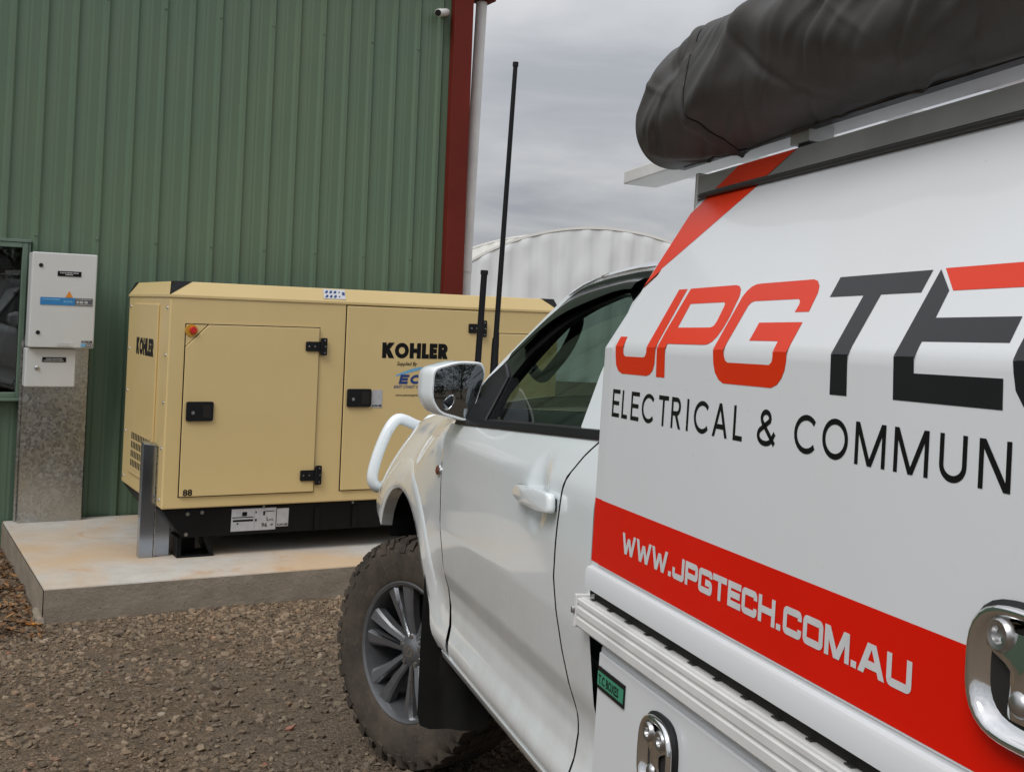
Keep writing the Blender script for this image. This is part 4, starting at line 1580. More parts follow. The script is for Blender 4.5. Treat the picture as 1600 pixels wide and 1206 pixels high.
for s in (1, -1):
    b = B()
    zs = sorted(set(list(np.linspace(.607, 1.306, 70)) + [1.195, 1.215]))
    b.rings([[mirror_x(s, (door_x(y, door_z(y, z)), y, door_z(y, z))) for y in np.linspace(door_front(z), door_rear(z), 90)] for z in zs], closed=False)
    # turned-in edges all round
    eb = B()
    for fn_ in (door_front, door_rear):
        eb.rings([[mirror_x(s, (body_x(door_z(fn_(z), z)) + dx, fn_(z), door_z(fn_(z), z))) for dx in (.0012, .02)] for z in zs], closed=False)
    b.rings([[mirror_x(s, (body_x(.607) + dx, y, .607)) for dx in (0, .03)] for y in np.linspace(door_front(.607), door_rear(.607), 20)], closed=False)
    dr = obj('door', b, 'body_white', truck, smooth=32, weld=True)
    obj('door_gap_dark', eb, 'gap', dr, smooth=40)  # door edges coloured black so the seam looks shaded
    # handle
    ho = rounded([(-1.500, 1.148), (-1.502, 1.166), (-1.540, 1.176), (-1.700, 1.184), (-1.764, 1.184), (-1.770, 1.144), (-1.700, 1.138), (-1.560, 1.139)], .014, True, 4)
    hd_ = []
    cy_, cz_ = -1.64, 1.160
    for sc_, dx in ((.90, .000), (.98, .003), (1.0, .007), (1.0, .012), (.98, .0165), (.945, .0190), (.88, .0200), (.02, .0205)):
        hd_.append([mirror_x(s, (-.936 - dx - .006 * math.sin(math.pi * min(1, max(0, (cy_ + (p_.x - cy_) * sc_ + 1.775) / .28))), cy_ + (p_.x - cy_) * sc_, cz_ + (p_.y - cz_) * sc_)) for p_ in ho])
    hn = obj('door_handle', B().rings(hd_, True, True, True), 'body_white', dr, smooth=75)
    for yy in (-1.515, -1.745):
        bxs = sorted((s * -.915, s * -.942))
        obj('handle_foot', B().box((bxs[0], yy - .012, 1.148), (bxs[1], yy + .012, 1.172)), 'gap', dr, smooth=0)
    # cab corner behind the door
    b = B()
    b.rings([[mirror_x(s, (body_x(z), y, z)) for y in np.linspace(door_rear(z) - .009, -1.973, 10)] for z in np.linspace(.60, 1.306, 40)], closed=False)
    obj('cab_corner', b, 'body_white', truck, smooth=40)
    # black lining behind the door gaps
    b = B().rings([[mirror_x(s, (body_x(z) + .018, y, z)) for y in np.linspace(door_front(z) + .03, door_front(z) - .03, 3)] for z in np.linspace(.60, 1.245, 40)], closed=False)
    b.rings([[mirror_x(s, (body_x(z) + .018, y, z)) for y in np.linspace(door_rear(z) + .012, door_rear(z) - .04, 3)] for z in np.linspace(.60, 1.30, 40)], closed=False)
    obj('door_lining', b, 'gap', truck, smooth=50)
    # sill under the door
    b = B().rings([[mirror_x(s, p2) for p2 in ((-.85, y, .600), (-.882, y, .597), (-.892, y, .585), (-.886, y, .566), (-.862, y, .546), (-.80, y, .540), (-.78, y, .60))] for y in np.linspace(-.69, -1.95, 14)], cap0=True, cap1=True)
    obj('sill', b, 'body_white', truck, smooth=40)
    # ---- greenhouse side: a flat leaning plane
    def gh(y, z, d=0):
        return mirror_x(s, (-.885 + (z - 1.30) * .536 - d, y, z))
    outl = [tuple(p_) for p_ in cr_spline([(-.700, 1.306), (-.745, 1.352), (-.80, 1.405), (-.92, 1.512), (-1.035, 1.605), (-1.125, 1.662), (-1.26, 1.688), (-1.49, 1.701), (-1.93, 1.700)], 40)]
    glass = [tuple(p_) for p_ in cr_spline([(-1.012, 1.403), (-1.056, 1.466), (-1.118, 1.506), (-1.176, 1.540), (-1.240, 1.567), (-1.345, 1.598), (-1.49, 1.624), (-1.55, 1.628)], 22)]
    gfull = [(-1.043, 1.280)] + glass + [(-1.585, 1.605), (-1.640, 1.440), (-1.704, 1.312)]
    b = B().poly([gfull], lambda u, v_: gh(u, v_, -.014))
    obj('side_window', b, 'glass', dr, smooth=0)
    # door frame: black surround between window and pillar line
    fo = [tuple(p_) for p_ in cr_spline([(-.710, 1.270), (-.815, 1.395), (-.930, 1.497), (-1.042, 1.588), (-1.13, 1.643), (-1.26, 1.667), (-1.49, 1.680), (-1.60, 1.680)], 30)]
    b = B()
    lo_ = fo + [(-1.60, 1.60)] + [(p_[0], p_[1]) for p_ in reversed(glass[:-1])] + [(-1.043, 1.272)]
    b.prism(lo_, lambda u, v_, d: gh(u, v_, -.020 + d), .022)
    obj('window_frame', b, 'visor_black', dr, smooth=25, bevel=.003)
    # weather shield standing proud along the top of the window
    vo = [tuple(p_) for p_ in cr_spline([(-.955, 1.490), (-1.060, 1.577), (-1.14, 1.627), (-1.26, 1.650), (-1.49, 1.664), (-1.60, 1.664)], 26)]
    vi = [tuple(p_) for p_ in cr_spline([(-.975, 1.450), (-1.075, 1.520), (-1.16, 1.563), (-1.27, 1.594), (-1.49, 1.630), (-1.60, 1.634)], 26)]
    b = B().rings([[gh(p_[0], p_[1], .004) for p_ in vo], [gh(p_[0], p_[1], .010) for p_ in vo], [gh(.5 * p_[0] + .5 * q_[0], .5 * p_[1] + .5 * q_[1], .028) for p_, q_ in zip(vo, vi)], [gh(q_[0], q_[1], .030) for q_ in vi], [gh(q_[0], q_[1], .026) for q_ in vi]], closed=False)
    obj('weather_shield', b, 'visor_black', dr, smooth=50)
    # belt moulding
    b = B().rings([[mirror_x(s, (body_x(belt_z(y) - .020) - dx, y, z - 1.324 + belt_z(y))) for dx, z in ((-.012, 1.3045), (.004, 1.305), (.005, 1.308), (-.001, 1.324), (-.030, 1.328))] for y in np.linspace(-.760, -1.872, 24)], cap0=True, cap1=True)
    obj('belt_moulding', b, 'black_plastic', dr, smooth=30)
    # mirror sail
    b = B().prism([(-.735, 1.262), (-1.040, 1.278), (-1.008, 1.402), (-.985, 1.412), (-.90, 1.440), (-.83, 1.395)], lambda u, v_, d: gh(u, v_, .003 + d), .010)
    obj('mirror_sail', b, 'black_plastic', dr, smooth=0, bevel=.003)
    # rear pillar
    b = B()
    pil = [(-1.600, 1.700), (-1.600, 1.630), (-1.585, 1.605), (-1.645, 1.440), (-1.712, 1.325), (-1.740, 1.3065), (-1.972, 1.3065), (-1.972, 1.700)]
    b.prism(pil, lambda u, v_, d: gh(u, v_, -.018 + d), .022)
    obj('rear_pillar', b, 'body_white', truck, smooth=25, bevel=.004)
    # A pillar: body colour strip from the frame over to the windscreen
    pin = []
    for i, p_ in enumerate(outl):
        q = gh(*p_, 0)
        pin.append((q[0] - s * -1 * .0, q[1], q[2]))
    b = B()
    ro = [gh(p_[0], p_[1], -.006) for p_ in fo[:22]]
    r0 = [gh(p_[0] + .012, p_[1] + .014, .004) for p_ in fo[:22]]
    r1 = [gh(p_[0] + .040, p_[1] + .026, -.020) for p_ in fo[:22]]
    r2 = [gh(p_[0] + .075, p_[1] + .030, -.055) for p_ in fo[:22]]
    b.rings([ro, r0, r1, r2], closed=False)
    obj('front_pillar', b, 'body_white', truck, smooth=50)
    ri = [gh(p_[0] - .01, p_[1] - .01, -.03) for p_ in fo[:22]]
    rj = [gh(p_[0] - .035, p_[1] - .035, -.045) for p_ in fo[:22]]
    rk = [gh(p_[0] + .06, p_[1] + .01, -.085) for p_ in fo[:22]]
    obj('pillar_trim', B().rings([ri, rj, rk], closed=False), 'interior', truck, smooth=50)


# ---- roof and windscreen
def roof_pt(u, v_):
    y = -1.085 - .87 * u
    c_ = 2 * v_ - 1
    yy = y + .085 * (1 - c_ * c_) * (1 - u)
    ze = float(np.interp(y, [-1.96, -1.49, -1.26, -1.15, -1.08], [1.690, 1.692, 1.680, 1.660, 1.634]))
    xe = -.885 + (ze - 1.30) * .536 - .004
    r_ = 1 - abs(c_) ** 5
    return (abs(xe) * c_, yy, ze + .050 * r_ ** .8 + .022 * (1 - c_ * c_))


obj('cab_roof', B().grid(roof_pt, np.linspace(0, 1, 24), np.linspace(0, 1, 40)), 'body_white', truck, smooth=55)


def screen_pt(u, v_):
    c_ = 2 * v_ - 1
    ys_, zs_, xs_ = -.645, 1.300, .840
    yt, zt, xt = -1.062, 1.652, .655
    x_ = (xs_ + (xt - xs_) * u) * c_
    bow = .17 * (1 - c_ * c_) * (1 - .45 * u)
    return (x_, ys_ + (yt - ys_) * u + bow, zs_ + (zt - zs_) * u + .03 * (1 - c_ * c_) * u + .018 * math.sin(math.pi * u))


obj('windscreen', B().grid(screen_pt, np.linspace(0, 1, 14), np.linspace(0, 1, 26)), 'glass', truck, smooth=60)
b = B()
for v0, v1 in ((0, .055), (.945, 1)):
    b.grid(lambda u, v_: tuple(np.array(screen_pt(u, v_)) - np.array([0, .004, .003])), np.linspace(0, 1, 12), np.linspace(v0, v1, 3))
obj('screen_border', b, 'visor_black', truck, smooth=60)
obj('cowl', B().grid(lambda u, v_: ((2 * v_ - 1) * .83, -.645 + .17 * (1 - (2 * v_ - 1) ** 2) + .05 - .06 * u, 1.285 + .014 * u), np.linspace(0, 1, 4), np.linspace(0, 1, 24)), 'black_plastic', truck, smooth=50)
# ---- interior
def dash_pt(u, v_):
    prof = [(-.50, 1.275), (-.62, 1.300), (-.80, 1.285), (-.90, 1.235), (-.93, 1.13), (-.88, .95), (-.80, .70)]
    p_ = cr_spline(prof, 25)[int(round(u * 24))]
    return ((2 * v_ - 1) * .80, p_[0], p_[1] + .02 * math.exp(-((2 * v_ - 1 - .45) / .25) ** 2))


obj('dashboard', B().grid(dash_pt, np.linspace(0, 1, 25), np.linspace(0, 1, 24)), 'interior', truck, smooth=50)
for s in (-1, 1):
    b = B().rings([[(s * .40 + w * .25 * math.cos(t), y, z + .0 + .0 * math.sin(t)) if False else (s * .40 + .25 * w * math.cos(t), y + .075 * math.sin(t), z) for t in [2 * math.pi * i / 20 for i in range(20)]] for y, z, w in ((-1.60, .80, .9), (-1.62, .95, 1.0), (-1.68, 1.25, .95), (-1.72, 1.38, .75), (-1.725, 1.41, .4))], cap1=True)
    st = obj('seat', b, 'seat_cloth', truck, smooth=60)
    b = B().rings([[(s * .40 + .13 * w * math.cos(t), -1.745 + .045 * w * math.sin(t), z) for t in [2 * math.pi * i / 16 for i in range(16)]] for z, w in ((1.43, .6), (1.45, 1), (1.57, 1), (1.60, .6))], cap0=True, cap1=True)
    obj('headrest', b, 'seat_cloth', st, smooth=60)
    obj('seat_cushion', B().box((s * .40 - .25, -1.60, .70), (s * .40 + .25, -1.10, .88)), 'seat_cloth', st, smooth=30, bevel=.05)
tq = Matrix.Translation((.38, -1.06, 1.17)) @ Matrix.Rotation(math.radians(-62), 4, 'X')
b = B()
b.rings([[tuple(tq @ Vector(((.185 + .016 * math.cos(p_)) * math.cos(t), (.185 + .016 * math.cos(p_)) * math.sin(t), .016 * math.sin(p_)))) for p_ in [2 * math.pi * k_ / 10 for k_ in range(10)]] for t in [2 * math.pi * k_ / 36 for k_ in range(37)]])
for a in (0, math.pi, -math.pi / 2):
    b.tube([tuple(tq @ Vector((.18 * math.cos(a), .18 * math.sin(a), 0))), tuple(tq @ Vector((.03 * math.cos(a), .03 * math.sin(a), -.02)))], .016, 8)
b.lathe([(0, .01), (.06, .005), (.07, -.03)], 18, lambda a, c_, h: tuple(tq @ Vector((a, c_, h))))
obj('steering_wheel', b, 'interior', truck, smooth=50)
# grab handle on the near front pillar
gh_ = cr_spline([(-.705, -.70, 1.47), (-.685, -.735, 1.425), (-.675, -.80, 1.405), (-.665, -.87, 1.44), (-.645, -.93, 1.50), (-.640, -.98, 1.565), (-.65, -.985, 1.60)], 26)
obj('grab_handle', B().tube(gh_, .017, 10), 'interior', truck, smooth=60)
obj('cab_back', B().box((-.84, -1.93, .60), (.84, -1.90, 1.36)), 'interior', truck, smooth=0)
obj('rear_window', B().box((-.64, -1.925, 1.36), (.64, -1.920, 1.64)), 'glass', truck, smooth=0)
obj('cab_floor', B().box((-.84, -1.93, .585), (.84, -.55, .60)), 'interior', truck, smooth=0)
obj('roof_lining', B().grid(lambda u, v_: (roof_pt(u, v_)[0] * .95, roof_pt(u, v_)[1], roof_pt(u, v_)[2] - .035), np.linspace(0, 1, 8), np.linspace(0, 1, 14)), 'plate_grey', truck, smooth=50)

# ---- door mirror
for s in (1, -1):
    # outline of the glass as seen from behind (x, z)
    ol = rounded([(-1.014, 1.407), (-.945, 1.431), (-.876, 1.433), (-.866, 1.405), (-.900, 1.268), (-.988, 1.287), (-1.014, 1.325)], .020, True, 4)
    ccx, ccz = -.935, 1.352

    def mring(y, sc, shx=0.0, shz=0.0):
        return [mirror_x(s, (ccx + (p_.x - ccx) * sc + shx, y, ccz + (p_.y - ccz) * sc + shz)) for p_ in ol]
    mr = obj('mirror_housing', B().rings([mring(-.850, .94), mring(-.858, .965), mring(-.859, 1.02), mring(-.855, 1.05), mring(-.840, 1.06, -.004), mring(-.815, 1.07, -.012), mring(-.785, 1.06, -.020), mring(-.755, 1.00, -.022), mring(-.730, .86, -.026), mring(-.715, .55, -.020), mring(-.712, .05, -.02)], cap1=True), 'body_white', truck, smooth=45)
    # convex glass, as on any passenger door mirror
    b = B()
    rr_ = []
    for w in (.965, .8, .6, .4, .2, .02):
        row = []
        for p_ in ol:
            x_, z_ = ccx + (p_.x - ccx) * w, ccz + (p_.y - ccz) * w
            r2 = (x_ - ccx) ** 2 + (z_ - ccz) ** 2
            row.append(mirror_x(s, (x_, -.8545 + r2 / (2 * 1.1) - .165 * (x_ - ccx), z_)))
        rr_.append(row)
    b.rings(rr_, cap1=True)
    obj('mirror_glass', b, 'mirror', mr, smooth=80)
    sp = [(-.984 + .0140 * math.cos(t) + .006 * math.sin(t), 1.318 + .020 * math.sin(t)) for t in [2 * math.pi * i / 24 for i in range(24)]]
    b = B().rings([[mirror_x(s, (-.984 + (p_[0] + 1.003) * w, -.8462 - dy - .010 * ((p_[0] - ccx) / .08) * 0, 1.318 + (p_[1] - 1.318) * w)) for p_ in sp] for w, dy in ((1.12, .004), (1.10, .011), (.98, .013), (.95, .012))])
    obj('spot_mirror_rim', b, 'chrome', mr, smooth=50)
    b = B().rings([[mirror_x(s, (-.984 + (p_[0] + 1.003) * w, -.858 - .004 * (1 - w * w), 1.318 + (p_[1] - 1.318) * w)) for p_ in sp] for w in (.96, .7, .4, .1)], cap1=True)
    obj('spot_mirror', b, 'mirror', mr, smooth=80)
    b = B().rings([[mirror_x(s, p2) for p2 in q] for q in (
        [(-.925, -.84, 1.295), (-.905, -.84, 1.345), (-.905, -.76, 1.345), (-.925, -.76, 1.295)],
        [(-.880, -.84, 1.285), (-.872, -.85, 1.350), (-.872, -.76, 1.350), (-.880, -.76, 1.285)],
        [(-.868, -.95, 1.285), (-.850, -.93, 1.352), (-.850, -.78, 1.352), (-.868, -.76, 1.285)])], cap0=True, cap1=True)
    obj('mirror_arm', b, 'black_plastic', mr, smooth=30, bevel=.004)


# ---- wheels
def make_wheel():
    w = bpy.data.objects.new('wheel', None)
    COL.objects.link(w)
    w.parent = truck
    ax = lambda a, c_, h: (-h, a, c_)               # +h is the outer face, towards -x
    prof = [(.232, .098), (.236, .112), (.248, .121), (.268, .125), (.300, .1305), (.333, .1325), (.358, .1285), (.374, .119), (.382, .104), (.3845, .07), (.3855, 0)]
    prof = prof + [(r_, -h) for r_, h in reversed(prof[:-1])]
    b = B()
    b.lathe(prof, 96, ax)
    r_ = random.Random(3)

    def block(a0, a1, h0, h1, r0, r1, sk=0.0, r1b=None):
        r1b = r1 if r1b is None else r1b
        vs_ = []
        for rr, rs_ in ((r0, r0), (r1, r1b)):
            for a, h in ((a0, h0), (a1, h0), (a1 + sk, h1), (a0 + sk, h1)):
                q = rs_ if h == h1 else rr
                vs_.append((-h, q * math.cos(a), q * math.sin(a)))
        b.add(vs_, [(0, 3, 2, 1), (4, 5, 6, 7), (0, 1, 5, 4), (1, 2, 6, 5), (2, 3, 7, 6), (3, 0, 4, 7)])
    n = 40
    for i in range(n):
        a = 2 * math.pi * i / n
        st = 2 * math.pi / n
        for sd in (1, -1):
            big = (i + (sd < 0)) % 2
            block(a, a + st * (.72 if big else .60), sd * .072, sd * (.124 if big else .116), .374, .3955, st * .12 * sd, .388 if big else .390)
            # lugs reaching down the shoulder
            h0, h1 = sd * .113, sd * (.1335 if big else .131)
            r0 = .340 if big else .356
            vs_ = []
            for rr, h in ((r0, sd * .1305), (.388, sd * .112)):
                for aa in (a + st * .12, a + st * (.70 if big else .5)):
                    vs_.append((-h, rr * math.cos(aa), rr * math.sin(aa)))
            for rr, h in ((r0 + .003, sd * .1345), (.388, sd * .124)):
                for aa in (a + st * .12, a + st * (.70 if big else .5)):
                    vs_.append((-h, rr * math.cos(aa), rr * math.sin(aa)))
            b.add(vs_, [(0, 1, 3, 2), (4, 6, 7, 5), (0, 4, 5, 1), (1, 5, 7, 3), (3, 7, 6, 2), (2, 6, 4, 0)])
            block(a + st * .25, a + st * .95, sd * .020, sd * .064, .376, .3985, st * .35 * sd)
        block(a + st * .1, a + st * .62, -.016, .016, .376, .3985, st * .3)
    obj('tyre', b, 'rubber', w, smooth=32)
    # ring of raised sidewall lettering bars, too small to read
    b = B()
    b.lathe([(.241, .112), (.246, .1155), (.238, .119), (.228, .114), (.222, .100), (.214, .060), (.208, -.02), (.204, -.10), (.235, -.112)], 72, ax)
    obj('rim', b, 'alloy_dark', w, smooth=40)
    b = B().lathe([(.0, -.02), (.15, -.02), (.155, -.03)], 40, ax)
    b.lathe([(.0, -.045), (.203, -.045)], 40, ax)
    obj('brake_disc', b, 'well_black', w, smooth=40)
    for i in range(6):
        for sd in (-1, 1):
            a = math.radians(60 * i + 12) + sd * math.radians(11.5)
            ah = math.radians(60 * i + 12) + sd * math.radians(17)
            vs_ = []
            # stations from hub to rim: (radius, angle, half width, outer level)
            sts = ((.030, ah, .013, .083), (.070, ah * .6 + a * .4, .0120, .088), (.125, a, .0155, .098), (.180, a, .0220, .105), (.226, a, .0290, .108))
            rows = []
            for rr, aa, hw_, lv in sts:
                ca, sa = math.cos(aa), math.sin(aa)

                def pp(t_, h_):
                    return (-h_, rr * ca - t_ * sa, rr * sa + t_ * ca)
                o1 = sd * hw_
                rows.append([pp(-o1, lv - .040), pp(-o1 * 1.0, lv - .012), pp(-o1 * .66, lv), pp(o1 * .60, lv - .005), pp(o1, lv - .012), pp(o1, lv - .040)])
            b = B().rings(rows, closed=False)
            o = obj('spoke', b, 'alloy_dark', w, smooth=25)
            o.data.materials.append(MT['alloy_bright'])
            for q, pl in enumerate(o.data.polygons):
                cen_ = [o.data.vertices[vi_].index % 6 for vi_ in pl.vertices]
                if set(cen_) == {1, 2}:
                    pl.material_index = 1
    b = B().lathe([(.0, .096), (.030, .096), (.036, .092), (.058, .080), (.066, .050)], 36, ax)
    obj('hub', b, 'alloy_dark', w, smooth=40)
    b = B()
    for t0 in range(5):
        a = 2 * math.pi * t0 / 5 + .3
        b.lathe([(0, .094), (.008, .094), (.010, .085)], 8, lambda p_, q_, h, a=a: ax(.050 * math.cos(a) + p_, .050 * math.sin(a) + q_, h - .004))
    kind(obj('wheel_nuts', b, 'steel', w, smooth=40), 'stuff')
    b = B()
    vs_, fs_ = strip([(.022 * math.cos(t), .018 * math.sin(t)) for t in [2 * math.pi * i / 28 for i in range(28)]], .002, True)
    b.add([ax(-p_.x, p_.y, .0972) for p_ in vs_], fs_)
    vs_, fs_ = strip(cr_spline([(-.021, .009), (-.008, .008), (0, -.004), (.008, .008), (.021, .009)], 16), .0018)
    b.add([ax(-p_.x, p_.y, .0974) for p_ in vs_], fs_)
    obj('emblem', b, 'chrome', w, smooth=0, fix=False)
    return w


ST = math.radians(27.5)
w0 = make_wheel()
hub_out = .096
w0.location = (-.84 + hub_out * math.cos(ST), hub_out * math.sin(ST), .400)
w0.rotation_euler = (0, 0, ST)


def wheel_copy(loc, rz):
    c_ = copy_tree(w0, truck)
    c_.location = loc
    c_.rotation_euler = (0, 0, rz)


wheel_copy((.755, -.04, .400), math.pi + ST)
wheel_copy((-.745, -3.125, .400), 0)
wheel_copy((.745, -3.125, .400), math.pi)
obj('front_axle', B().tube([(-.66, .03, .40), (.66, .03, .40)], .04, 10), 'well_black', truck)
obj('rear_axle', B().tube([(-.66, -3.125, .40), (.66, -3.125, .40)], .06, 10), 'well_black', truck)
for s in (-1, 1):
    obj('chassis_rail', B().box((s * .42 - .04, -4.0, .58), (s * .42 + .04, .60, .72)), 'well_black', truck, smooth=0)

# ---- canopy
CX, CZ = .94, 1.494
DV = Vector((.50615, 0, .86244))
CY0, CY1 = -1.977, -4.02
NO = Vector((-DV.z, 0, DV.x))
SL = .352


def cs(y, s_, d=0.0, sg=1):
    """a point on the left side skin: y along, s_ metres above (+, on the slope) or below (-) the fold, d proud"""
    if s_ <= 0:
        return (sg * (-CX - d), y, CZ + s_)
    p_ = Vector((-CX, y, CZ)) + DV * s_ + NO * d
    return (sg * p_.x, p_.y, p_.z)


canopy = bpy.data.objects.new('canopy', None)
COL.objects.link(canopy)
canopy.parent = truck
# shell: frame body whose skin shows at the front edge
half_prof = [(-.9375, 1.040), (-.9375, CZ - .004), (-.9375 + .002, CZ + .004)] + [(-.938 + DV.x * (SL) + .002, CZ + DV.z * SL - .001)]
half_prof = [(-.9375, 1.042), (-.9375, 1.491), (-.757, 1.797), (-.757, 1.815)]
ring = half_prof + [(-x_, z) for x_, z in reversed(half_prof)]
b = B().rings([[(x_, y, z) for x_, z in ring] for y in (CY0, CY1)], cap0=True, cap1=True)
obj('canopy_shell', b, 'canopy_white', canopy, smooth=0, bevel=.012, seg=3)
for sg in (1, -1):
    # door: a folded sheet with a small radius at the fold
    y0, y1 = -2.030, -3.96
    prof = [(-.404, 0.0), (-.4035, .0)] + [(-.013, 0), (-.006, -.0006), (0, -.0022), (.006, -.0006), (.013, 0)] + [(SL, 0)]
    ysd = list(np.linspace(y0, y1, 40))

    def dpt(y, s_, d):
        dent = 0.0
        return cs(y, s_, d + dent, sg)
    rows = []
    for y in ysd:
        rows.append([dpt(y, s_, d) for s_, d in prof])
    b = B().rings(rows, closed=False)
    b.rings([[dpt(y0, s_, d) for s_, d in prof], [dpt(y0 + .0015, s_, d - .003) for s_, d in prof]], closed=False)
    b.rings([[dpt(y1, s_, d) for s_, d in prof], [dpt(y1 - .001, s_, d - .003) for s_, d in prof]], closed=False)
    b.rings([[dpt(y, -.404, 0), dpt(y, -.406, -.003)] for y in ysd], closed=False)
    obj('canopy_door', b, 'canopy_white', canopy, smooth=30, weld=True)
    # hinge gutter along the top
    b = B().rings([[(sg * -x_, y, z) for x_, z in ((.7665, 1.7925), (.7685, 1.800), (.7655, 1.8035), (.764, 1.838), (.752, 1.842), (.752, 1.80))] for y in np.linspace(CY0 - .01, CY1, 3)], cap0=True, cap1=True)
    obj('roof_gutter', b, 'gutter_grey', canopy, smooth=20)
    obj('gutter_end', B().box((min(sg * -.768, sg * -.740), CY0 - .0095, 1.758), (max(sg * -.768, sg * -.740), CY0 + .002, 1.845)), 'alu', canopy, smooth=0, bevel=.002)
    b = B().tube([(sg * -.7695, CY0 - .03, 1.7965), (sg * -.7695, CY1, 1.7965)], .0055, 8)
    obj('piano_hinge', b, 'trim_grey', canopy, smooth=50)
    # base rail of the canopy, tray side rail, tool box
    b = B().rings([[(sg * -x_, y, z) for x_, z in ((.900, 1.083), (.938, 1.083), (.945, 1.0805), (.948, 1.074), (.948, 1.043), (.900, 1.042))] for y in (CY0 - .012, CY1)], cap0=True, cap1=True)
    obj('base_rail', b, 'canopy_white', canopy, smooth=35)
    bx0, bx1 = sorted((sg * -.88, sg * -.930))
    obj('rail_gap_shade', B().box((bx0, CY1 + .01, 1.0205), (bx1, CY0 - .02, 1.0415)), 'gap', canopy, smooth=0)  # black strip added for the shadow between base rail and tray
    b = B().rings([[(sg * -x_, y, z) for x_, z in ((.90, 1.020), (.942, 1.020), (.946, 1.0185), (.951, 1.0185), (.9535, 1.016), (.9535, 1.009), (.9505, 1.007), (.9505, 1.003), (.9545, 1.001), (.9545, .990), (.9515, .988), (.9515, .984), (.9545, .982), (.9545, .969), (.951, .965), (.90, .965))] for y in (CY0 + .006, CY1 - .03)], cap0=True, cap1=True)
    rail = obj('tray_rail', b, 'alu_white', truck, smooth=15)
    if sg == 1:
        obj('end_plate', B().box((-.956, CY0 + .0065, .963), (-.895, CY0 + .018, 1.024)), 'alu_white', rail, smooth=0, bevel=.002)
        obj('end_bolt', B().lathe([(0, .006), (.006, .006), (.008, 0)], 10, lambda a, c_, h: (-.9562 - h, CY0 + .0122 + a * .55, .995 + c_)), 'steel', rail, smooth=40)
        b = B()
        y = CY0 - .02
        q = 0
        while y > CY1:
            b.box((-.938, y - .012 - .003 * (q % 3), 1.0201), (-.9305, y, 1.0222))
            y -= .085
            q += 1
        kind(obj('tread_ribs', b, 'trim_grey', rail, smooth=0), 'stuff')
    bx0, bx1 = sorted((sg * -.62, sg * -.930))
    tb = obj('tool_box', B().box((bx0, -2.80, .52), (bx1, -2.046, .9505)), 'canopy_white', truck, smooth=0, bevel=.006, seg=3)
    bx0, bx1 = sorted((sg * -.9305, sg * -.9365))
    obj('tool_box_lid', B().box((bx0, -2.785, .535), (bx1, -2.056, .941)), 'canopy_white', tb, smooth=0, bevel=.004)
obj('tray_floor', B().box((-.935, CY1, .975), (.935, CY0, 1.015)), 'alu', truck, smooth=0)
obj('tray_bracket', B().box((-.905, -2.035, .905), (-.86, -1.985, .962)), 'black_plastic', truck, smooth=0, bevel=.006)


def clip_s(poly, keep_up):
    out = []
    n = len(poly)
    for i in range(n):
        a, c_ = poly[i], poly[(i + 1) % n]
        ia, ic = (a[1] >= 0) == keep_up or a[1] == 0, (c_[1] >= 0) == keep_up or c_[1] == 0
        if ia:
            out.append(a)
        if ia != ic:
            t = a[1] / (a[1] - c_[1])
            out.append((a[0] + (c_[0] - a[0]) * t, 0.0))
    return out


def skin_poly(b, loops, d):
    """flat print laid over the fold: cut into triangles, each split at the fold"""
    flat = [p_ for l in loops for p_ in l]
    for t in tessellate_polygon([[Vector((u, v_, 0)) for u, v_ in l] for l in loops]):
        tri = [flat[i] for i in t]
        for up_ in (True, False):
            pc = clip_s(tri, up_)
            if len(pc) >= 3:
                b.add([cs(y, (max(s_, 1e-5) if up_ else min(s_, -1e-6)), d) for y, s_ in pc], [tuple(range(len(pc)))])


TP, BT = .1225, -.0490
J = [(-2.176, TP), (-2.211, TP), (-2.2315, -.006), (-2.2315, -.026), (-2.226, -.038), (-2.214, -.046), (-2.198, BT), (-2.086, BT), (-2.068, -.044), (-2.056, -.034), (-2.051, -.020), (-2.047, .002), (-2.043, .0215), (-2.076, .0215), (-2.084, .001), (-2.087, -.010), (-2.091, -.015), (-2.098, -.0175), (-2.181, -.0175), (-2.189, -.015), (-2.193, -.008), (-2.192, .003)]
PP = [(-2.224, TP), (-2.391, TP), (-2.405, .120), (-2.417, .113), (-2.427, .100), (-2.437, .060), (-2.4385, .040), (-2.436, .024), (-2.429, .014), (-2.418, .0095), (-2.404, .0085), (-2.270, .0085), (-2.2705, .003), (-2.276, BT), (-2.241, BT), (-2.237, .004), (-2.232, .030)]
PH = [(-2.2625, .0895), (-2.386, .0895), (-2.393, .086), (-2.396, .079), (-2.4025, .052), (-2.401, .044), (-2.393, .041), (-2.271, .041)]
GG = [(-2.474, .1215), (-2.624, .1215), (-2.637, .118), (-2.649, .109), (-2.656, .097), (-2.662, .066), (-2.625, .066), (-2.6245, .079), (-2.621, .085), (-2.614, .0885), (-2.486, .0885), (-2.479, .086), (-2.4755, .080), (-2.4815, .003), (-2.486, -.009), (-2.491, -.015), (-2.499, -.018), (-2.622, -.018), (-2.629, -.014), (-2.631, -.007), (-2.630, .003), (-2.627, .0175), (-2.545, .0175), (-2.542, .049), (-2.662, .049), (-2.6665, .003), (-2.668, -.012), (-2.665, -.024), (-2.658, -.035), (-2.647, -.044), (-2.631, BT), (-2.488, BT), (-2.473, -.044), (-2.460, -.034), (-2.453, -.021), (-2.448, .003), (-2.4375, .098), (-2.441, .109), (-2.449, .117), (-2.460, .1208)]
TT = [(-2.690, .1215), (-2.886, .1215), (-2.888, .089), (-2.8085, .089), (-2.8125, .002), (-2.8155, -.050), (-2.778, -.050), (-2.776, .003), (-2.771, .089), (-2.693, .089)]
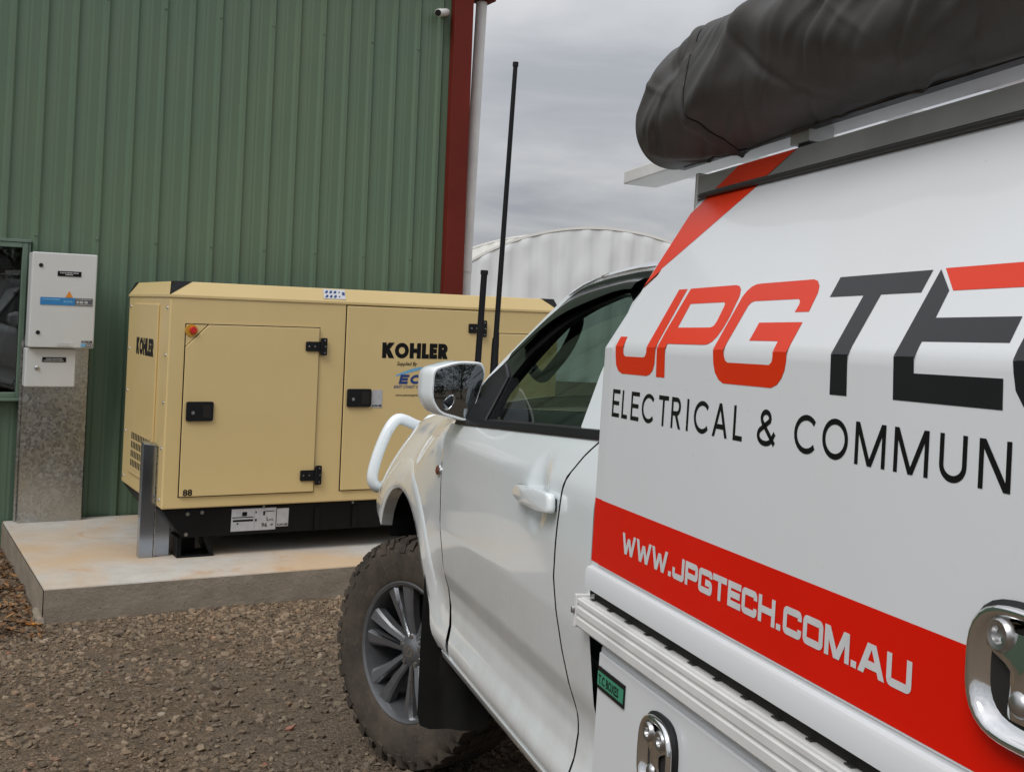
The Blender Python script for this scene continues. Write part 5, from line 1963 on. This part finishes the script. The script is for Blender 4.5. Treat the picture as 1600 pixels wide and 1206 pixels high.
EE = [(-2.9005, .1215), (-2.938, .090), (-2.942, .0525), (-3.079, .0525), (-3.082, .0205), (-2.942, .0205), (-2.943, .003), (-2.945, -.018), (-3.088, -.018), (-3.089, BT), (-2.909, BT), (-2.906, .003)]
ER = [(-2.908, .1225), (-3.062, .1225), (-3.092, .0895), (-2.945, .0895)]
CC = [(-3.125, .1215), (-3.29, .1215), (-3.305, .109), (-3.31, .072), (-3.27, .072), (-3.268, .089), (-3.142, .089), (-3.138, .080), (-3.142, -.006), (-3.150, -.018), (-3.27, -.018), (-3.28, -.002), (-3.315, -.002), (-3.315, -.030), (-3.30, BT), (-3.135, BT), (-3.118, -.044), (-3.106, -.029), (-3.102, -.012), (-3.0985, .012), (-3.096, .095), (-3.105, .115)]
HH = [(-3.33, .1215), (-3.366, .1215), (-3.368, .053), (-3.47, .053), (-3.47, .1215), (-3.506, .1215), (-3.51, BT), (-3.474, BT), (-3.472, .02), (-3.37, .02), (-3.372, BT), (-3.336, BT)]
for nm, loops, mat in (('letter', [J], 'red_vinyl_lit'), ('letter', [PP, PH], 'red_vinyl_lit'), ('letter', [GG], 'red_vinyl_lit'), ('letter', [TT], 'dark_vinyl'), ('letter', [EE], 'dark_vinyl'), ('letter', [ER], 'red_vinyl_lit'), ('letter', [CC], 'dark_vinyl'), ('letter', [HH], 'dark_vinyl')):
    b = B()
    skin_poly(b, loops, .0005)
    obj(nm, b, mat, canopy, smooth=0, fix=False)
# second line
LT = [('E', -2.050, -2.086), ('L', -2.097, -2.124), ('E', -2.140, -2.177), ('C', -2.189, -2.243), ('T', -2.260, -2.300), ('R', -2.312, -2.350), ('I', -2.366, -2.382), ('C', -2.397, -2.450), ('A', -2.462, -2.511), ('L', -2.529, -2.557), ('&', -2.600, -2.652), ('C', -2.699, -2.753), ('O', -2.767, -2.824), ('M', -2.839, -2.900), ('M', -2.916, -2.978), ('U', -2.996, -3.040), ('N', -3.058, -3.105),
      ('I', -3.120, -3.136), ('C', -3.150, -3.203), ('A', -3.214, -3.263), ('T', -3.270, -3.310), ('I', -3.322, -3.338), ('O', -3.350, -3.407), ('N', -3.424, -3.471), ('S', -3.486, -3.525)]
for ch, a, c_ in LT:
    b = B()
    glyph(b, ROUND, ch, a, c_, 1.3655 - CZ, 1.4155 - CZ, .0036, lambda u, v_, d: cs(u, v_, .0005 + d))
    obj('letter', b, 'text_black', canopy, smooth=0, fix=False)
# red bands
b = B()
b.poly([[(-2.0305, 1.0925), (-3.9585, 1.0925), (-3.9585, 1.2090), (-2.0305, 1.2090)]], lambda u, v_: (-CX - .0005, u, v_))
b.poly([[(-1.9895, 1.0925), (-2.0275, 1.0925), (-2.0275, 1.2090), (-1.9895, 1.2090)]], lambda u, v_: (-.9375 - .0006, u, v_))
b.add([(-.9375 - .0006, -1.9895, 1.0925), (-.9300, -1.9785, 1.0925), (-.9300, -1.9785, 1.209), (-.9375 - .0006, -1.9895, 1.209)], [(0, 1, 2, 3)])
obj('web_band', b, 'red_vinyl', canopy, smooth=0, fix=False)
b = B()
skin_poly(b, [[(-2.0305, .178), (-2.240, .3515), (-2.032, .3515), (-2.0305, .350)]], .0005)
skin_poly(b, [[(-1.992, .140), (-2.0275, .1755), (-2.0275, .347), (-1.992, .312)]], -.0010)
b.add([cs(-1.992, .140, -.0010), cs(-1.992, .312, -.0010), (cs(-1.992, .302)[0] + .010, -1.978, cs(-1.992, .302)[2] - .004), (cs(-1.992, .128)[0] + .010, -1.978, cs(-1.992, .128)[2] - .004)], [(0, 1, 2, 3)])
b.add([(-.7665, -2.062, 1.8045), (-.7652, -2.152, 1.8375), (-.7652, -2.356, 1.8375), (-.7665, -2.262, 1.8045)], [(0, 1, 2, 3)])
obj('corner_stripe', b, 'red_vinyl_lit', canopy, smooth=0, fix=False)
for ch, a, c_ in [('W', -2.142, -2.203), ('W', -2.206, -2.270), ('W', -2.272, -2.336), ('.', -2.3395, -2.3505), ('J', -2.355, -2.398), ('P', -2.402, -2.446), ('G', -2.449, -2.494), ('T', -2.496, -2.540), ('E', -2.544, -2.583), ('C', -2.586, -2.629), ('H', -2.633, -2.678), ('.', -2.682, -2.693), ('C', -2.699, -2.744), ('O', -2.748, -2.794), ('M', -2.798, -2.851), ('.', -2.855, -2.866), ('A', -2.869, -2.921), ('U', -2.924, -2.969)]:
    b = B()
    glyph(b, SQ, ch, a, c_, 1.1340 - CZ, 1.1694 - CZ, .0046, lambda u, v_, d: cs(u, v_, .0010 + d))
    obj('letter', b, 'text_white', canopy, smooth=0, fix=False)


# chrome whale-tail latch: dished oval plate, folding tee handle, lock barrel
def whale(par, x, yc, zc_, hw_, hh):
    def el(w, d, n=40):
        out = []
        for i in range(n):
            t = 2 * math.pi * i / n
            c_, s_ = math.cos(t), math.sin(t)
            q = (abs(c_) ** 3.0 + abs(s_) ** 3.0) ** (-1 / 3.0)
            out.append((x - d, yc + (hw_ * w) * c_ * q, zc_ + hh * w * s_ * q))
        return out
    b = B().rings([el(1.08, .0), el(1.09, .005), el(1.01, .010)])
    g_ = obj('latch_seal', b, 'black_plastic', par, smooth=50)
    k_ = hh / .065
    b = B().rings([el(1.012, .0095), el(1.0, .0155), el(.95, .018), el(.89, .017), el(.85, .0135), el(.78, .006), el(.60, .0025), el(.25, .0015), el(.02, .0012)], cap1=True)
    l_ = obj('latch_dish', b, 'chrome', par, smooth=60)
    b = B().rings([el(.70, .0045), el(.66, .0062), el(.02, .0064)], cap1=True)
    obj('latch_recess_shade', b, 'gap', par, smooth=50)  # black oval stands in for the shade of a deep dish
    # tee handle: stem and cross bar with finger pads
    b = B()
    rows = []
    for i in range(17):
        t = i / 16
        z = zc_ - hh * .60 + hh * 1.25 * t
        w_ = hw_ * (.24 + .10 * sstep(.4, .0, t) + .50 * sstep(.55, .78, t) * (1 - .25 * sstep(.90, 1, t)))
        d0 = .006 + .005 * math.sin(math.pi * t)
        rows.append([(x - d0 - .006 * math.cos(a), yc + w_ * math.sin(a), z) for a in [2 * math.pi * q / 20 for q in range(20)]])
    b.rings(rows, True, True, True)
    obj('latch_tee', b, 'chrome', par, smooth=60)
    b = B()
    for sy_ in (-.40, .40):
        b.lathe([(0, .001), (.007, .001), (.009, .006), (.014, .007), (.017, .004), (.018, 0)], 18, lambda a, c_, h, sy_=sy_: (x - .0115 - h, yc + sy_ * hw_ + a * k_, zc_ + hh * .56 + c_ * k_))
    b.lathe([(0, .006), (.008, .006), (.011, .003), (.013, 0)], 18, lambda a, c_, h: (x - .0155 - h, yc + a * k_, zc_ - .02 * k_ + c_ * k_))
    kind(obj('latch_barrels', b, 'steel', par, smooth=50), 'stuff')


whale(canopy, -CX - .0018, -3.150, 1.200, .077, .064)
whale(tb if False else [o for o in truck.children if o.name.startswith('tool_box')][0], -.9366, -2.348, .852, .058, .062)
tb0 = [o for o in truck.children if o.name.startswith('tool_box')][0]
bd = obj('badge', B().prism([(-2.064, .879), (-2.190, .879), (-2.190, .918), (-2.064, .918)], lambda u, v_, d: (-.9368 - d, u, v_), .003), 'black_plastic', tb0, smooth=0, bevel=.001)
obj('badge_field', B().prism([(-2.066, .8865), (-2.188, .8865), (-2.188, .9105), (-2.066, .9105)], lambda u, v_, d: (-.9399 - d, u, v_), .0006), 'badge_green', tb0, smooth=0)
obj('badge_lettering', text_mesh('T.C BOXES', .0215, lambda u, v_: (-.9408, -2.072 - u * .92, .8905 + v_ * 1.0), .0006), 'text_black', tb0, smooth=0, fix=False)

# ---- roof rack
rack = bpy.data.objects.new('roof_rack', None)
COL.objects.link(rack)
rack.parent = truck
for x_ in (-.715, -.30, .30, .715):
    w_ = .042 if abs(x_) > .5 else .018
    obj('rack_rail', B().box((x_ - w_, CY1 + .02, 1.876), (x_ + w_, -1.560, 1.906)), 'alu_white', rack, smooth=0, bevel=.003)
y = -1.60
while y > CY1 + .02:
    obj('rack_slat', B().box((-.672, y - .035, 1.9065), (.672, y + .035, 1.9185)), 'alu_white', rack, smooth=0, bevel=.002)
    y -= .26
for y in (-2.34, -3.1, -3.85):
    for sg in (-1, 1):
        obj('rack_post', B().box((sg * .725 - .02, y - .016, 1.8155), (sg * .725 + .02, y + .016, 1.8755)), 'trim_grey', rack, smooth=0)
obj('rack_bracket', B().box((-.752, -2.37, 1.850), (-.706, -2.31, 1.8757)), 'alu', rack, smooth=0)
obj('strap', B().box((-.665, -2.71, 1.868), (-.60, -2.67, 1.8755)), 'red_vinyl', rack, smooth=0)

# ---- awning in its bag, strapped to the rack
aw_c, aw_z = -.785, 1.985


SEAM = 2.125
fr_ = random.Random(11)
FOLDS = []
for i in range(40):
    FOLDS.append((-1.85 - 2.1 * fr_.random(), math.radians(fr_.uniform(60, 300)), fr_.uniform(-4.5, 4.5), fr_.uniform(.10, .34), fr_.uniform(.13, .34), fr_.choice((1, 1, -1)) * fr_.uniform(.003, .0095)))
for i in range(110):
    FOLDS.append((-1.82 - 2.1 * fr_.random(), math.radians(fr_.uniform(60, 300)), fr_.choice((1, 1, 1, -1)) * fr_.uniform(2, 9), fr_.uniform(.04, .14), fr_.uniform(.055, .13), fr_.choice((1, -1)) * fr_.uniform(.0020, .0060)))
# the long sweeping creases on the side in view
FOLDS += [(-2.42, math.radians(150), 5.5, .16, .20, .010), (-2.30, math.radians(176), 4.6, .13, .17, .009), (-2.62, math.radians(140), 5.0, .22, .24, .012), (-2.20, math.radians(205), 3.2, .12, .16, .007),
          (-2.75, math.radians(185), 4.0, .20, .22, -.010), (-2.0, math.radians(150), -5.0, .08, .22, -.008), (-1.97, math.radians(215), 6.0, .07, .20, -.007)]


def bag(y, t):
    e = 1 - math.exp(-max(0, -1.768 - y) / .060)
    rx, rz = .103 * (.90 + .10 * e), .113 * (.86 + .14 * e)
    c_, s_ = math.cos(t), math.sin(t)
    q = (abs(c_) ** 2.3 + abs(s_) ** 2.3) ** (-1 / 2.3)
    fold = .012 * noise.noise(Vector((y * 1.9 + .8 * s_, c_ * .8 + y * .4, s_ * .8)))
    for y0_, t0_, sl_, ly_, wt_, am_ in FOLDS:
        dy = y - y0_
        if abs(dy) > 2.6 * ly_:
            continue
        dt = (t - t0_ - sl_ * dy + math.pi) % (2 * math.pi) - math.pi
        if abs(dt) < 3 * wt_:
            fold += am_ * math.exp(-(dt / wt_) ** 2 - (dy / ly_) ** 2) * e
    sy_ = y + SEAM - .03 * s_
    fold += -.006 * math.exp(-(sy_ / .010) ** 2) + .004 * math.exp(-((sy_ - .022) / .012) ** 2)
    k2 = 1 + fold / .11
    tip = -.020 * (1 - e)                                # the end droops, its upper half cut back
    low = max(0.0, -math.sin(t) - .15) / .85
    back = .10 * math.exp(-max(0, -1.768 - y) / .16) * low + .24 * math.exp(-max(0, -1.768 - y) / .20) * (.5 + .5 * math.sin(t - .45)) ** 1.1
    return (aw_c + rx * c_ * q * k2, y - back, aw_z + rz * s_ * q * k2 + tip)


NB = 168
ysb = [-1.766, -1.767, -1.770, -1.774, -1.780, -1.788, -1.797, -1.806] + list(np.linspace(-1.815, -4.0, 340))
b = B().rings([[bag(y, 2 * math.pi * k_ / NB) for k_ in range(NB)] for y in ysb], True, True, True)
aw = obj('awning_bag', b, 'bag', truck, smooth=80)
b = B()
row = [bag(-SEAM + .003 + .03 * math.sin(2 * math.pi * k_ / 96), 2 * math.pi * k_ / 96) for k_ in range(97)]
b.tube([(aw_c + (p_[0] - aw_c) * 1.012, p_[1], aw_z + (p_[2] - aw_z) * 1.012) for p_ in row], .0022, 6)
obj('seam', b, 'trim_grey', aw, smooth=60)
# welt where the bag hooks on to its rail
b = B().tube([bag(y, math.radians(285)) for y in np.linspace(-1.84, -4.0, 120)], .004, 6)
obj('welt', b, 'bag', aw, smooth=60)
obj('awning_rail', B().box((-.760, -4.0, 1.870), (-.740, -1.86, 1.8845)), 'black_plastic', aw, smooth=0)

# ------------------------------------------------------------------ trees behind the viewer, small litter
TPOS = [(-6.4, -22.5, 6.4, 3.8), (-1.4, -24.5, 7.6, 3.9), (-11.5, -21.0, 4.8, 3.2), (4.6, -26.0, 7.4, 3.6), (-17.5, -19.0, 6.6, 3.4)]
TL = ['broad dark tree behind the viewer, caught in the door mirror', 'tallest dark tree behind the viewer, to the right in the mirror', 'lower rounded tree behind the viewer, left of the mirror view', 'tall tree far behind the truck', 'outlying tree behind the viewer on the far left']
for i, ((x, y, h, r), l_) in enumerate(zip(TPOS, TL)):
    tree(x, y, h, r, l_, 20 + i)


def chip(x, y, size, rz, label, mat):
    c_ = obj('wood_chip', B().box((-size, -size * .35, 0), (size, size * .35, size * .3)), mat, None, smooth=0, bevel=size * .08)
    c_.location = (x, y, ground_h(x, y) + .010)
    c_.rotation_euler = (.35, .15, rz)
    tag(c_, label, 'chip', 'chips on the gravel')


def at_ground(px, py, z):
    d = Rc @ np.array([(px - 799.15) / 1801.713, 1, -(py - 449.84) / 1801.713])
    t = (z - EYE) / d[2]
    return d[0] * t, d[1] * t


x, y = at_ground(577, 1150, .055)
chip(x, y, .022, 1.2, 'pale yellow chip on the gravel beside the front tyre', 'wood_chip')
x, y = at_ground(48, 970, .02)
chip(x, y, .028, .15, 'orange stick lying by the corner of the slab', 'wood_orange')
